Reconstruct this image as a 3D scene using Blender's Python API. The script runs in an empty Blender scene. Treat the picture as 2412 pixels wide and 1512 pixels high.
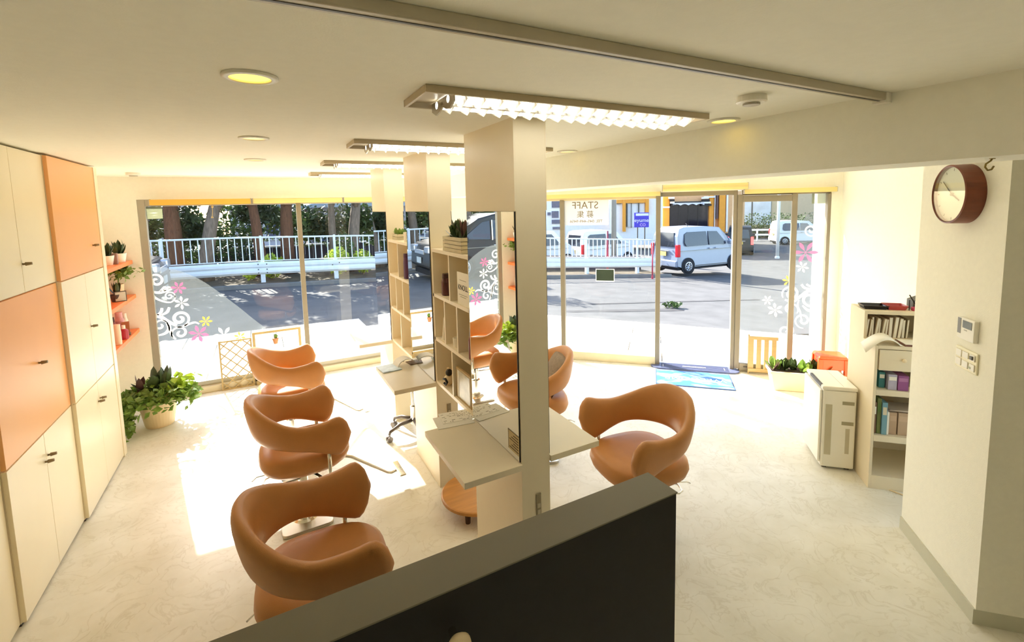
import bpy, bmesh, math, random
from mathutils import Vector, Matrix
random.seed(7)
PI = math.pi
SC = bpy.context.scene
COL = SC.collection

# ------------------------------------------------------------------ camera
F_PX, CX, CY = 1105.29, 1206.0, 596.44
AX_R = Vector((0.8805, -0.4736, -0.0232)).normalized()
AX_F = Vector((0.4697, 0.8771, -0.0999)).normalized()
AX_U = AX_R.cross(AX_F).normalized()
AX_R = AX_F.cross(AX_U).normalized()
CAM = Vector((0.0, 0.0, 2.0))
cam_d = bpy.data.cameras.new('camera')
cam = bpy.data.objects.new('camera', cam_d)
COL.objects.link(cam)
M = Matrix((AX_R, AX_U, -AX_F)).transposed().to_4x4()
M.translation = CAM
cam.matrix_world = M
cam_d.sensor_fit = 'HORIZONTAL'
cam_d.sensor_width = 36.0
cam_d.lens = F_PX / 2412.0 * 36.0
cam_d.shift_y = -(756.0 - CY) / 2412.0
cam_d.clip_start = 0.05
cam_d.clip_end = 300
SC.camera = cam

# ------------------------------------------------------------------ sky, sun, exposure
SUN_DIR = Vector((0.285, -1.46, -1.0)).normalized()
w = bpy.data.worlds.new('world')
SC.world = w
w.use_nodes = True
nt = w.node_tree
nt.nodes.clear()
wo = nt.nodes.new('ShaderNodeOutputWorld')
bg = nt.nodes.new('ShaderNodeBackground')
sky = nt.nodes.new('ShaderNodeTexSky')
sky.sky_type = 'NISHITA'
sky.sun_disc = False
sky.sun_elevation = math.asin(-SUN_DIR.z)
sky.sun_rotation = math.atan2(-SUN_DIR.x, -SUN_DIR.y)
sky.air_density = 1.0
sky.dust_density = 1.5
bg.inputs['Strength'].default_value = 0.44
nt.links.new(sky.outputs[0], bg.inputs[0])
nt.links.new(bg.outputs[0], wo.inputs[0])
sun_d = bpy.data.lights.new('sun', 'SUN')
sun_d.energy = 12.0
sun_d.angle = 0.0093
sun_d.color = (1.0, 0.96, 0.87)
sun = bpy.data.objects.new('sun', sun_d)
COL.objects.link(sun)
sun.rotation_euler = SUN_DIR.to_track_quat('-Z', 'Y').to_euler()
sun.location = (-3, 15, 12)
SC.view_settings.view_transform = 'Standard'
SC.view_settings.look = 'None'
SC.view_settings.exposure = 0.7
SC.view_settings.gamma = 1.0
SC.view_settings.use_curve_mapping = False
cy = SC.cycles
cy.max_bounces = 12
cy.diffuse_bounces = 7
cy.glossy_bounces = 5
cy.transmission_bounces = 6
cy.transparent_max_bounces = 16
cy.sample_clamp_indirect = 8.0
cy.caustics_reflective = False
cy.caustics_refractive = False
cy.use_denoising = True

# ------------------------------------------------------------------ materials
def lin(c):
    return tuple((v / 255 / 12.92) if v / 255 <= 0.04045 else ((v / 255 + 0.055) / 1.055) ** 2.4 for v in c)

MATS = {}
def mat(name, rgb, rough=0.5, metal=0.0, var=0.05, scale=6.0, bump=0.0, bscale=60.0, spec=0.5, emit=0.0, ecol=None, trans=0.0, stretch=None):
    if name in MATS:
        return MATS[name]
    m = bpy.data.materials.new(name)
    m.use_nodes = True
    t = m.node_tree
    b = t.nodes['Principled BSDF']
    tc = t.nodes.new('ShaderNodeTexCoord')
    src = tc.outputs['Object']
    if stretch:
        mp = t.nodes.new('ShaderNodeMapping')
        mp.inputs['Scale'].default_value = stretch
        t.links.new(src, mp.inputs[0])
        src = mp.outputs[0]
    n = t.nodes.new('ShaderNodeTexNoise')
    n.inputs['Scale'].default_value = scale
    n.inputs['Detail'].default_value = 4
    t.links.new(src, n.inputs['Vector'])
    r = t.nodes.new('ShaderNodeValToRGB')
    c = lin(rgb)
    r.color_ramp.elements[0].position = 0.3
    r.color_ramp.elements[1].position = 0.7
    r.color_ramp.elements[0].color = (*[max(0, v * (1 - var)) for v in c], 1)
    r.color_ramp.elements[1].color = (*[min(1, v * (1 + var)) for v in c], 1)
    t.links.new(n.outputs['Fac'], r.inputs[0])
    t.links.new(r.outputs[0], b.inputs['Base Color'])
    b.inputs['Roughness'].default_value = rough
    b.inputs['Metallic'].default_value = metal
    b.inputs['Specular IOR Level'].default_value = spec
    if bump > 0:
        n2 = t.nodes.new('ShaderNodeTexNoise')
        n2.inputs['Scale'].default_value = bscale
        t.links.new(src, n2.inputs['Vector'])
        bp = t.nodes.new('ShaderNodeBump')
        bp.inputs['Strength'].default_value = bump
        bp.inputs['Distance'].default_value = 0.01
        t.links.new(n2.outputs['Fac'], bp.inputs['Height'])
        t.links.new(bp.outputs[0], b.inputs['Normal'])
    if emit > 0:
        b.inputs['Emission Color'].default_value = (*lin(ecol or rgb), 1)
        b.inputs['Emission Strength'].default_value = emit
    if trans > 0:
        # thin translucent sheet (leaves, paper): light passes through diffusely
        out = t.nodes['Material Output']
        tl = t.nodes.new('ShaderNodeBsdfTranslucent')
        t.links.new(r.outputs[0], tl.inputs['Color'])
        mx = t.nodes.new('ShaderNodeMixShader')
        mx.inputs[0].default_value = trans
        t.links.new(b.outputs[0], mx.inputs[1])
        t.links.new(tl.outputs[0], mx.inputs[2])
        t.links.new(mx.outputs[0], out.inputs[0])
    MATS[name] = m
    return m

def clear_mat(name, tint, diff=None, fac=0.0, fres=True):
    """thin clear sheet: straight-through transparency + fresnel mirror (+ a share of diffuse haze)"""
    m = bpy.data.materials.new(name)
    m.use_nodes = True
    t = m.node_tree
    t.nodes.clear()
    out = t.nodes.new('ShaderNodeOutputMaterial')
    tr = t.nodes.new('ShaderNodeBsdfTransparent')
    tr.inputs[0].default_value = (*tint, 1)
    last = tr.outputs[0]
    if fac > 0:
        d = t.nodes.new('ShaderNodeBsdfDiffuse')
        d.inputs[0].default_value = (*lin(diff), 1)
        tl = t.nodes.new('ShaderNodeBsdfTranslucent')
        tl.inputs[0].default_value = (*lin(diff), 1)
        m0 = t.nodes.new('ShaderNodeMixShader')
        m0.inputs[0].default_value = 0.5
        t.links.new(d.outputs[0], m0.inputs[1])
        t.links.new(tl.outputs[0], m0.inputs[2])
        m1 = t.nodes.new('ShaderNodeMixShader')
        m1.inputs[0].default_value = fac
        t.links.new(last, m1.inputs[1])
        t.links.new(m0.outputs[0], m1.inputs[2])
        last = m1.outputs[0]
    if fres:
        g = t.nodes.new('ShaderNodeBsdfGlossy')
        g.inputs['Roughness'].default_value = 0.0
        fr = t.nodes.new('ShaderNodeFresnel')
        ge = t.nodes.new('ShaderNodeNewGeometry')
        ma = t.nodes.new('ShaderNodeMath')          # same reflectance from either side of the thin sheet
        ma.operation = 'MULTIPLY_ADD'
        ma.inputs[1].default_value = 1 / 1.5 - 1.5
        ma.inputs[2].default_value = 1.5
        t.links.new(ge.outputs['Backfacing'], ma.inputs[0])
        t.links.new(ma.outputs[0], fr.inputs[0])
        m2 = t.nodes.new('ShaderNodeMixShader')
        t.links.new(fr.outputs[0], m2.inputs[0])
        t.links.new(last, m2.inputs[1])
        t.links.new(g.outputs[0], m2.inputs[2])
        last = m2.outputs[0]
    t.links.new(last, out.inputs[0])
    return m

def emat(name, rgb, strength):
    m = bpy.data.materials.new(name)
    m.use_nodes = True
    t = m.node_tree
    t.nodes.clear()
    o = t.nodes.new('ShaderNodeOutputMaterial')
    e = t.nodes.new('ShaderNodeEmission')
    e.inputs[0].default_value = (*lin(rgb), 1)
    e.inputs[1].default_value = strength
    t.links.new(e.outputs[0], o.inputs[0])
    return m

def floor_mat():
    m = bpy.data.materials.new('marble_vinyl')
    m.use_nodes = True
    t = m.node_tree
    b = t.nodes['Principled BSDF']
    tc = t.nodes.new('ShaderNodeTexCoord')
    n1 = t.nodes.new('ShaderNodeTexNoise')
    n1.inputs['Scale'].default_value = 2.2
    n1.inputs['Detail'].default_value = 7
    n1.inputs['Roughness'].default_value = 0.62
    t.links.new(tc.outputs['Object'], n1.inputs['Vector'])
    n2 = t.nodes.new('ShaderNodeTexNoise')
    n2.inputs['Scale'].default_value = 5.5
    n2.inputs['Detail'].default_value = 6
    n2.inputs['Distortion'].default_value = 1.8
    t.links.new(tc.outputs['Object'], n2.inputs['Vector'])
    r1 = t.nodes.new('ShaderNodeValToRGB')
    r1.color_ramp.elements[0].position = 0.32
    r1.color_ramp.elements[0].color = (*lin((223, 218, 201)), 1)
    r1.color_ramp.elements[1].position = 0.62
    r1.color_ramp.elements[1].color = (*lin((239, 236, 225)), 1)
    t.links.new(n1.outputs[0], r1.inputs[0])
    # thin veins where the second noise crosses its middle value
    r2 = t.nodes.new('ShaderNodeValToRGB')
    e = r2.color_ramp.elements
    e[0].position = 0.475; e[0].color = (0, 0, 0, 1)
    e[1].position = 0.53; e[1].color = (0, 0, 0, 1)
    k = e.new(0.50); k.color = (0.55, 0.55, 0.55, 1)
    t.links.new(n2.outputs[0], r2.inputs[0])
    mx = t.nodes.new('ShaderNodeMix')
    mx.data_type = 'RGBA'
    mx.inputs[7].default_value = (*lin((190, 180, 152)), 1)
    mul = t.nodes.new('ShaderNodeMath')
    mul.operation = 'MULTIPLY'
    n3 = t.nodes.new('ShaderNodeTexNoise')
    n3.inputs['Scale'].default_value = 3.1
    t.links.new(tc.outputs['Object'], n3.inputs['Vector'])
    t.links.new(r2.outputs[0], mul.inputs[0])
    t.links.new(n3.outputs[0], mul.inputs[1])
    t.links.new(mul.outputs[0], mx.inputs[0])
    t.links.new(r1.outputs[0], mx.inputs[6])
    t.links.new(mx.outputs[2], b.inputs['Base Color'])
    b.inputs['Roughness'].default_value = 0.32
    b.inputs['Specular IOR Level'].default_value = 0.35
    return m

def wood_mat(name, a, c, rough=0.45, st=(1, 14, 1)):
    return mat(name, a, rough=rough, var=0.16, scale=3.0, stretch=st)

WALL = mat('cream_wall', (248, 245, 231), 0.85, var=0.015, scale=40, bump=0.08, bscale=220)
CEIL = mat('cream_ceiling', (250, 248, 236), 0.9, var=0.012, scale=30, bump=0.06, bscale=160)
FLOOR = floor_mat()
CREAM = mat('cream_laminate', (242, 230, 204), 0.42, var=0.02, scale=5)
CABW = mat('cabinet_white', (249, 238, 208), 0.30, var=0.012, scale=4)
CABO = mat('cabinet_orange', (250, 186, 122), 0.30, var=0.015, scale=4)
SHELFO = mat('shelf_orange', (250, 138, 70), 0.4, var=0.03)
LEATHER = mat('tan_leather', (198, 136, 76), 0.42, var=0.05, scale=9, bump=0.10, bscale=260)
CHROME = mat('chrome', (225, 222, 215), 0.16, 1.0, var=0.02)
STEEL = mat('brushed_steel', (200, 196, 186), 0.35, 1.0, var=0.05)
WHITEP = mat('white_plastic', (242, 238, 226), 0.4, var=0.015)
GREYP = mat('grey_plastic', (178, 172, 156), 0.5, var=0.03)
DARKG = mat('dark_grey', (84, 80, 74), 0.5, var=0.06)
BLACK = mat('black_panel', (17, 16, 14), 0.6, var=0.2, scale=30)
CAPG = mat('grey_cap', (116, 110, 92), 0.5, var=0.03)
FRAME = mat('bronze_frame', (144, 134, 116), 0.4, 0.0, var=0.03)
FRAMEG = mat('grey_frame', (176, 170, 154), 0.4, 0.2, var=0.03)
SILL = mat('cream_sill', (222, 210, 178), 0.5, var=0.04)
YBLIND = mat('yellow_blind', (255, 240, 178), 0.6, var=0.02, trans=0.45)
OBLIND = mat('amber_blind', (255, 210, 96), 0.6, var=0.02, trans=0.25)
WHITEST = mat('white_sticker', (255, 255, 252), 0.6, var=0.01, trans=0.45)
PINKST = mat('pink_sticker', (250, 172, 208), 0.6, var=0.03, trans=0.45)
YELST = mat('yellow_sticker', (252, 236, 150), 0.6, var=0.03, trans=0.45)
PAPER = mat('paper', (246, 242, 230), 0.7, var=0.015)
INK = mat('ink_black', (45, 42, 38), 0.7, var=0.1)
INKG = mat('ink_grey', (150, 142, 122), 0.7, var=0.1)
GLASS = clear_mat('window_glass', (0.96, 0.98, 0.97))
FILM = clear_mat('tinted_film', (0.70, 0.72, 0.74), (190, 198, 200), 0.16, fres=False)
GREENSH = clear_mat('pale_green_sheet', (0.5, 0.52, 0.44), (150, 152, 118), 0.6, fres=False)
MIRROR = mat('mirror_silver', (238, 240, 238), 0.0, 1.0, var=0.0)
TUBE = emat('fluorescent_tube', (255, 251, 236), 6.5)
DOWN = emat('downlight_glow', (255, 214, 80), 2.6)
DOWN2 = emat('downlight_glow_soft', (255, 222, 140), 1.4)
LEAFD = mat('dark_leaf', (62, 78, 42), 0.4, var=0.25, scale=20, trans=0.12)
LEAFP = mat('purple_leaf', (92, 66, 62), 0.4, var=0.2, scale=20, trans=0.12)
LEAFM = mat('mid_leaf', (126, 156, 70), 0.45, var=0.25, scale=25, trans=0.25)
LEAFL = mat('light_leaf', (172, 198, 66), 0.5, var=0.2, scale=25, trans=0.35)
POTC = mat('cream_pot', (240, 218, 178), 0.5, var=0.03)
POTW = mat('white_pot', (246, 240, 226), 0.45, var=0.02)
TERRA = mat('terracotta', (196, 138, 96), 0.7, var=0.08)
SOIL = mat('soil', (60, 46, 34), 0.95, var=0.3, scale=60)
WOODO = mat('oak_round', (190, 132, 62), 0.42, var=0.14, scale=4, stretch=(1, 12, 1))
WOODD = mat('dark_wood', (70, 42, 26), 0.5, var=0.15)
WOODC = mat('cream_wood', (190, 166, 116), 0.6, var=0.05, scale=5, stretch=(1, 1, 8))
CLOCKR = mat('clock_rim', (122, 62, 38), 0.4, var=0.12, scale=3, stretch=(3, 3, 12))

# ------------------------------------------------------------------ helpers
class MB:
    def __init__(self):
        self.bm = bmesh.new()
    def quad(self, *p):
        self.bm.faces.new([self.bm.verts.new(q) for q in p])
        return self
    def box(self, x0, x1, y0, y1, z0, z1):
        v = [self.bm.verts.new(p) for p in ((x0, y0, z0), (x1, y0, z0), (x1, y1, z0), (x0, y1, z0), (x0, y0, z1), (x1, y0, z1), (x1, y1, z1), (x0, y1, z1))]
        for f in ((3, 2, 1, 0), (4, 5, 6, 7), (0, 1, 5, 4), (1, 2, 6, 5), (2, 3, 7, 6), (3, 0, 4, 7)):
            self.bm.faces.new([v[i] for i in f])
        return self
    def hexa(self, p):
        v = [self.bm.verts.new(q) for q in p]
        for f in ((3, 2, 1, 0), (4, 5, 6, 7), (0, 1, 5, 4), (1, 2, 6, 5), (2, 3, 7, 6), (3, 0, 4, 7)):
            self.bm.faces.new([v[i] for i in f])
        return self
    def prism(self, poly, a, b, axis='z'):
        def P(u, v, h):
            return (u, v, h) if axis == 'z' else ((u, h, v) if axis == 'y' else (h, u, v))
        A = [self.bm.verts.new(P(u, v, a)) for u, v in poly]
        B = [self.bm.verts.new(P(u, v, b)) for u, v in poly]
        self.bm.faces.new(A)
        self.bm.faces.new(list(reversed(B)))
        n = len(poly)
        for i in range(n):
            self.bm.faces.new((A[i], B[i], B[(i + 1) % n], A[(i + 1) % n]))
        return self
    def tube(self, pts, r, n=10, cap=True, closed=False):
        pts = [Vector(p) for p in pts]
        m = len(pts)
        rings = []
        up = None
        for i, p in enumerate(pts):
            if closed:
                t = (pts[(i + 1) % m] - pts[i - 1]).normalized()
            else:
                t = (pts[min(i + 1, m - 1)] - pts[max(i - 1, 0)]).normalized()
            if up is None:
                up = Vector((0, 0, 1)) if abs(t.z) < 0.9 else Vector((1, 0, 0))
            s = t.cross(up)
            if s.length < 1e-5:
                s = t.cross(Vector((1, 0, 0)))
            s.normalize()
            u = s.cross(t).normalized()
            up = u
            rr = r[i] if isinstance(r, (list, tuple)) else r
            rings.append([self.bm.verts.new(p + (s * math.cos(2 * PI * k / n) + u * math.sin(2 * PI * k / n)) * rr) for k in range(n)])
        L = m if closed else m - 1
        for i in range(L):
            a, b = rings[i], rings[(i + 1) % m]
            for k in range(n):
                self.bm.faces.new((a[k], a[(k + 1) % n], b[(k + 1) % n], b[k]))
        if cap and not closed:
            self.bm.faces.new(list(reversed(rings[0])))
            self.bm.faces.new(rings[-1])
        return self
    def lathe(self, prof, c=(0, 0, 0), n=24, axis='z', sx=1.0, sy=1.0):
        c = Vector(c)
        rings = []
        for r, h in prof:
            if r < 1e-6:
                q = (0, 0, h) if axis == 'z' else ((0, h, 0) if axis == 'y' else (h, 0, 0))
                rings.append([self.bm.verts.new(c + Vector(q))])
                continue
            ring = []
            for k in range(n):
                a = 2 * PI * k / n
                u, v = r * math.cos(a) * sx, r * math.sin(a) * sy
                q = (u, v, h) if axis == 'z' else ((u, h, v) if axis == 'y' else (h, u, v))
                ring.append(self.bm.verts.new(c + Vector(q)))
            rings.append(ring)
        for a, b in zip(rings, rings[1:]):
            if len(a) == 1 and len(b) == 1:
                continue
            for k in range(n):
                if len(a) == 1:
                    self.bm.faces.new((a[0], b[(k + 1) % n], b[k]))
                elif len(b) == 1:
                    self.bm.faces.new((a[k], a[(k + 1) % n], b[0]))
                else:
                    self.bm.faces.new((a[k], a[(k + 1) % n], b[(k + 1) % n], b[k]))
        if len(rings[0]) > 1:
            self.bm.faces.new(list(reversed(rings[0])))
        if len(rings[-1]) > 1:
            self.bm.faces.new(rings[-1])
        return self
    def ring(self, R, r, h0, h1, c=(0, 0, 0), n=28, axis='z'):
        return self.lathe_closed([(r, h0), (R, h0), (R, h1), (r, h1)], c, n, axis)
    def lathe_closed(self, prof, c=(0, 0, 0), n=28, axis='z'):
        c = Vector(c)
        rings = []
        for r, h in prof:
            ring = []
            for k in range(n):
                a = 2 * PI * k / n
                u, v = r * math.cos(a), r * math.sin(a)
                q = (u, v, h) if axis == 'z' else ((u, h, v) if axis == 'y' else (h, u, v))
                ring.append(self.bm.verts.new(c + Vector(q)))
            rings.append(ring)
        m = len(rings)
        for i in range(m):
            a, b = rings[i], rings[(i + 1) % m]
            for k in range(n):
                self.bm.faces.new((a[k], a[(k + 1) % n], b[(k + 1) % n], b[k]))
        return self
    def ball(self, c, r, n=12, sz=1.0):
        prof = [(r * math.sin(PI * i / 8), -r * sz * math.cos(PI * i / 8)) for i in range(9)]
        prof[0] = (0, -r * sz); prof[-1] = (0, r * sz)
        return self.lathe(prof, c, n)
    def xf(self, mtx):
        self.bm.transform(mtx)
        return self
    def build(self, name, m, parent=None, smooth=False, bevel=0.0, seg=2, sub=0, loc=None, rz=None):
        bmesh.ops.recalc_face_normals(self.bm, faces=self.bm.faces)
        me = bpy.data.meshes.new(name)
        self.bm.to_mesh(me)
        self.bm.free()
        if smooth:
            for f in me.polygons:
                f.use_smooth = True
        me.materials.append(m)
        o = bpy.data.objects.new(name, me)
        COL.objects.link(o)
        if parent:
            o.parent = parent
        if loc is not None:
            o.location = loc
        if rz is not None:
            o.rotation_euler = (0, 0, rz)
        if bevel > 0:
            b = o.modifiers.new('bevel', 'BEVEL')
            b.width = bevel
            b.segments = seg
            b.limit_method = 'ANGLE'
            b.angle_limit = math.radians(40)
        if sub:
            s = o.modifiers.new('sub', 'SUBSURF')
            s.levels = sub
            s.render_levels = sub
        return o

def tag(o, label=None, cat=None, group=None, kind=None):
    if label: o['label'] = label
    if cat: o['category'] = cat
    if group: o['group'] = group
    if kind: o['kind'] = kind
    return o

def thing(name, label, cat, loc=(0, 0, 0), rz=0.0, group=None):
    o = bpy.data.objects.new(name, None)
    o.empty_display_size = 0.1
    COL.objects.link(o)
    o.location = loc
    o.rotation_euler = (0, 0, rz)
    return tag(o, label, cat, group)

def struct(o):
    o['kind'] = 'structure'
    return o

def dup(root, loc=None, rz=None, label=None, group=None):
    r = root.copy()
    COL.objects.link(r)
    if loc is not None: r.location = loc
    if rz is not None: r.rotation_euler = (0, 0, rz)
    if label: r['label'] = label
    if group: r['group'] = group
    for ch in list(root.children):
        c = ch.copy(); COL.objects.link(c); c.parent = r
        for g in list(ch.children):
            d = g.copy(); COL.objects.link(d); d.parent = c
    return r

def clone(o, parent, loc=None, rot=None):
    c = o.copy(); COL.objects.link(c); c.parent = parent
    if loc is not None: c.location = loc
    if rot is not None: c.rotation_euler = rot
    return c

def B(name, m, x0, x1, y0, y1, z0, z1, parent=None, bevel=0.0):
    return MB().box(x0, x1, y0, y1, z0, z1).build(name, m, parent, bevel=bevel)

def text(name, s, size, m, parent, loc, rot, mirror=False, align='CENTER', ext=0.0006):
    c = bpy.data.curves.new(name, 'FONT')
    c.body = s
    c.size = size
    c.align_x = align
    c.align_y = 'CENTER'
    c.extrude = ext
    c.resolution_u = 4
    c.materials.append(m)
    o = bpy.data.objects.new(name, c)
    COL.objects.link(o)
    o.parent = parent
    o.location = loc
    o.rotation_euler = rot
    me = bpy.data.meshes.new_from_object(o)      # outline text becomes plain mesh
    n = bpy.data.objects.new(name, me)
    COL.objects.link(n)
    n.parent = parent
    n.location = loc
    n.rotation_euler = rot
    bpy.data.objects.remove(o)
    return n

def pix(px, py):
    return AX_F + AX_R * ((px - CX) / F_PX) - AX_U * ((py - CY) / F_PX)
def at_y(px, py, Y):
    d = pix(px, py)
    return CAM + d * (Y / d.y)
def at_z(px, py, Z):
    d = pix(px, py)
    return CAM + d * ((Z - 2.0) / d.z)

# ------------------------------------------------------------------ room shell
CH = 2.39            # ceiling height
D45 = Vector((0.70711, -0.70711, 0))     # along the slanted entrance front
N45 = Vector((0.70711, 0.70711, 0))      # outward through the entrance
OE = Vector((2.21, 6.14, 0))
R45 = -PI / 4

room = [(-1.6, -2.7), (3.6, -2.7), (3.6, 0.2), (4.1, 0.7), (5.75, 2.55), (5.75, 2.74), (2.32, 6.24), (-1.6, 6.24)]
struct(MB().prism(room, -0.06, 0.0).build('floor', FLOOR))
struct(MB().prism([(-1.6, -2.7), (3.6, -2.7), (3.6, 0.2), (4.1, 0.7), (5.95, 2.55), (5.95, 2.74), (2.45, 6.34), (-1.6, 6.34)], CH, CH + 0.15).build('ceiling', CEIL))
struct(B('wall_left', WALL, -1.6, -1.45, -2.6, 6.24, 0, CH))
struct(B('wall_back', WALL, -1.6, 3.6, -2.7, -2.6, 0, CH))
struct(B('wall_side', WALL, 3.42, 3.55, -2.6, 0.3, 0, CH))
wf = MB()
wf.box(-1.45, 2.1, 6.14, 6.24, 2.155, CH)
wf.box(-1.45, -1.105, 6.14, 6.24, 0.0, 2.155)
struct(wf.build('wall_front', WALL))
we = MB()
we.prism([(1.9, 6.14), (2.21, 6.14), (2.952, 5.398), (3.08, 5.525), (2.30, 6.30), (1.9, 6.24)], 0.0, CH)
struct(we.build('wall_corner', WALL))
we = MB()
we.box(1.05, 4.95, 0.0, 0.33, 2.12, CH)
we.box(4.628, 4.95, 0.0, 0.2, 0.0, 2.12)
o = struct(we.build('wall_entrance', WALL, loc=OE, rz=R45))
# recessed wall beside the bookcase (45 degrees) and the wall block with the clock
o = MB().prism([(5.56, 2.80), (3.9, 1.14), (4.0, 1.04), (5.66, 2.70)], 0, CH).build('wall_recess', WALL)
struct(o)
o = MB().prism([(2.824, 0.768), (3.31, 1.254), (4.0, 0.56), (3.42, 0.17)], 0, CH).build('wall_right', WALL)
struct(o)
# ceiling beam dividing the two ceilings
struct(B('beam', CEIL, 2.12, 2.46, -2.6, 6.1, 2.125, CH))
# baseboards
BASE = mat('grey_baseboard', (204, 202, 182), 0.5, var=0.02)
o = MB().prism([(2.818, 0.774), (3.304, 1.26), (3.31, 1.254), (2.824, 0.768)], 0.0, 0.075).build('baseboard_right', BASE)
struct(o)
o = MB().prism([(2.818, 0.774), (2.824, 0.768), (3.42, 0.172), (3.414, 0.166)], 0.0, 0.075).build('baseboard_side', BASE)
struct(o)

# ------------------------------------------------------------------ front window
win = thing('window_1', None, None)
win['kind'] = 'structure'
fb = MB()
fb.box(-1.105, -1.04, 6.15, 6.22, 0.0, 2.155)
fb.box(-1.04, 1.9, 6.15, 6.22, 2.085, 2.155)
fb.box(-1.04, 1.9, 6.15, 6.22, 0.07, 0.125)
fb.box(1.86, 1.9, 6.15, 6.22, 0.125, 2.085)
fb.build('window_frame', FRAMEG, win, bevel=0.004)
B('mullion', FRAME, 0.397, 0.449, 6.13, 6.2, 0.07, 2.12, win, bevel=0.004)
B('window_sill', SILL, -1.105, 1.9, 6.10, 6.24, 0.0, 0.072, win, bevel=0.006)
MB().quad((-1.04, 6.18, 0.125), (0.397, 6.18, 0.125), (0.397, 6.18, 2.085), (-1.04, 6.18, 2.085)).build('pane', GLASS, win)
MB().quad((0.449, 6.18, 0.125), (1.86, 6.18, 0.125), (1.86, 6.18, 2.085), (0.449, 6.18, 2.085)).build('pane', GLASS, win)

# ------------------------------------------------------------------ entrance windows and sliding door
w2 = thing('window_2', None, None, OE, R45)
w2['kind'] = 'structure'
fb = MB()
fb.box(1.05, 2.81, 0.01, 0.08, 2.05, 2.12)
fb.box(1.05, 2.81, -0.015, 0.09, 0.0, 0.11)
fb.box(1.05, 1.09, 0.01, 0.08, 0.11, 2.05)
fb.build('window_frame', SILL, w2, bevel=0.005)
B('mullion', FRAME, 1.638, 1.693, 0.0, 0.08, 0.11, 2.06, w2, bevel=0.004)
MB().quad((1.09, 0.045, 0.11), (1.638, 0.045, 0.11), (1.638, 0.045, 2.05), (1.09, 0.045, 2.05)).build('pane', GLASS, w2)
MB().quad((1.693, 0.045, 0.11), (2.807, 0.045, 0.11), (2.807, 0.045, 2.05), (1.693, 0.045, 2.05)).build('pane', GLASS, w2)
w3 = thing('window_3', None, None, OE, R45)
w3['kind'] = 'structure'
fb = MB()
fb.box(3.75, 4.628, 0.03, 0.09, 2.06, 2.12)
fb.box(3.75, 4.628, 0.01, 0.10, 0.0, 0.06)
fb.box(4.596, 4.628, 0.0, 0.09, 0.06, 2.06)
fb.build('window_frame', FRAME, w3, bevel=0.004)
MB().quad((3.75, 0.07, 0.06), (4.596, 0.07, 0.06), (4.596, 0.07, 2.06), (3.75, 0.07, 2.06)).build('pane', GLASS, w3)
d1 = thing('door_1', None, None, OE, R45)
d1['kind'] = 'structure'
B('door_jamb', FRAME, 2.807, 2.862, -0.01, 0.09, 0.0, 2.12, d1, bevel=0.004)
B('door_jamb', FRAME, 3.658, 3.70, 0.0, 0.10, 0.0, 2.12, d1, bevel=0.004)
B('door_head', FRAME, 2.862, 3.658, 0.0, 0.09, 2.07, 2.12, d1)
lf = MB()
lf.box(3.70, 3.755, -0.01, 0.03, 0.03, 2.07)
lf.box(4.25, 4.305, -0.01, 0.03, 0.03, 2.07)
lf.box(3.755, 4.25, -0.01, 0.03, 1.985, 2.055)
lf.box(3.755, 4.25, -0.01, 0.03, 0.0, 0.10)
leafd = lf.build('door_leaf', FRAME, d1, bevel=0.004)
MB().quad((3.755, 0.01, 0.10), (4.25, 0.01, 0.10), (4.25, 0.01, 1.985), (3.755, 0.01, 1.985)).build('pane', GLASS, leafd)
B('lock_plate', DARKG, 3.80, 3.88, -0.016, -0.01, 0.055, 0.068, leafd)
B('threshold', STEEL, 2.862, 3.70, 0.0, 0.12, -0.01, 0.012, d1)
tag(B('door_sensor', WHITEP, 0, 0.63, -0.03, 0.0, 0, 0.03), 'slim white sensor bar on the wall over the open entrance door', 'sensor')
o = bpy.data.objects['door_sensor']; o.location = OE + D45 * 2.90 + Vector((0, 0, 2.218)); o.rotation_euler = (0, 0, R45)

# ------------------------------------------------------------------ outside ground
def ramp(X):
    r = 0.05 + 0.03 * X if X < 3 else 0.14 + 0.06 * (X - 3)
    return min(max(0.03, r), 1.3)
def gz(X, Y):
    u = (X + Y - 8.6) / 1.414
    s = min(1.0, max(0.0, u / 4.0))
    return -0.05 - ramp(X) * s
ASPH = mat('asphalt', (92, 91, 90), 0.9, var=0.16, scale=2.0, bump=0.25, bscale=120)
bm = MB()
xs = [-30 + i * 1.0 for i in range(76)]
ys = [5.0 + i * 1.0 for i in range(46)]
grid = {}
for i, x in enumerate(xs):
    for j, y in enumerate(ys):
        grid[i, j] = bm.bm.verts.new((x, y, gz(x, y) - (0.2 if x + y < 8.3 else 0) - (0.2 if y < 6.1 and x < 2 else 0)))
for i in range(len(xs) - 1):
    for j in range(len(ys) - 1):
        if xs[i] + ys[j] < 6.0 and ys[j] < 5.5: continue
        bm.bm.faces.new((grid[i, j], grid[i + 1, j], grid[i + 1, j + 1], grid[i, j + 1]))
struct(bm.build('ground', ASPH, smooth=True))
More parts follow.
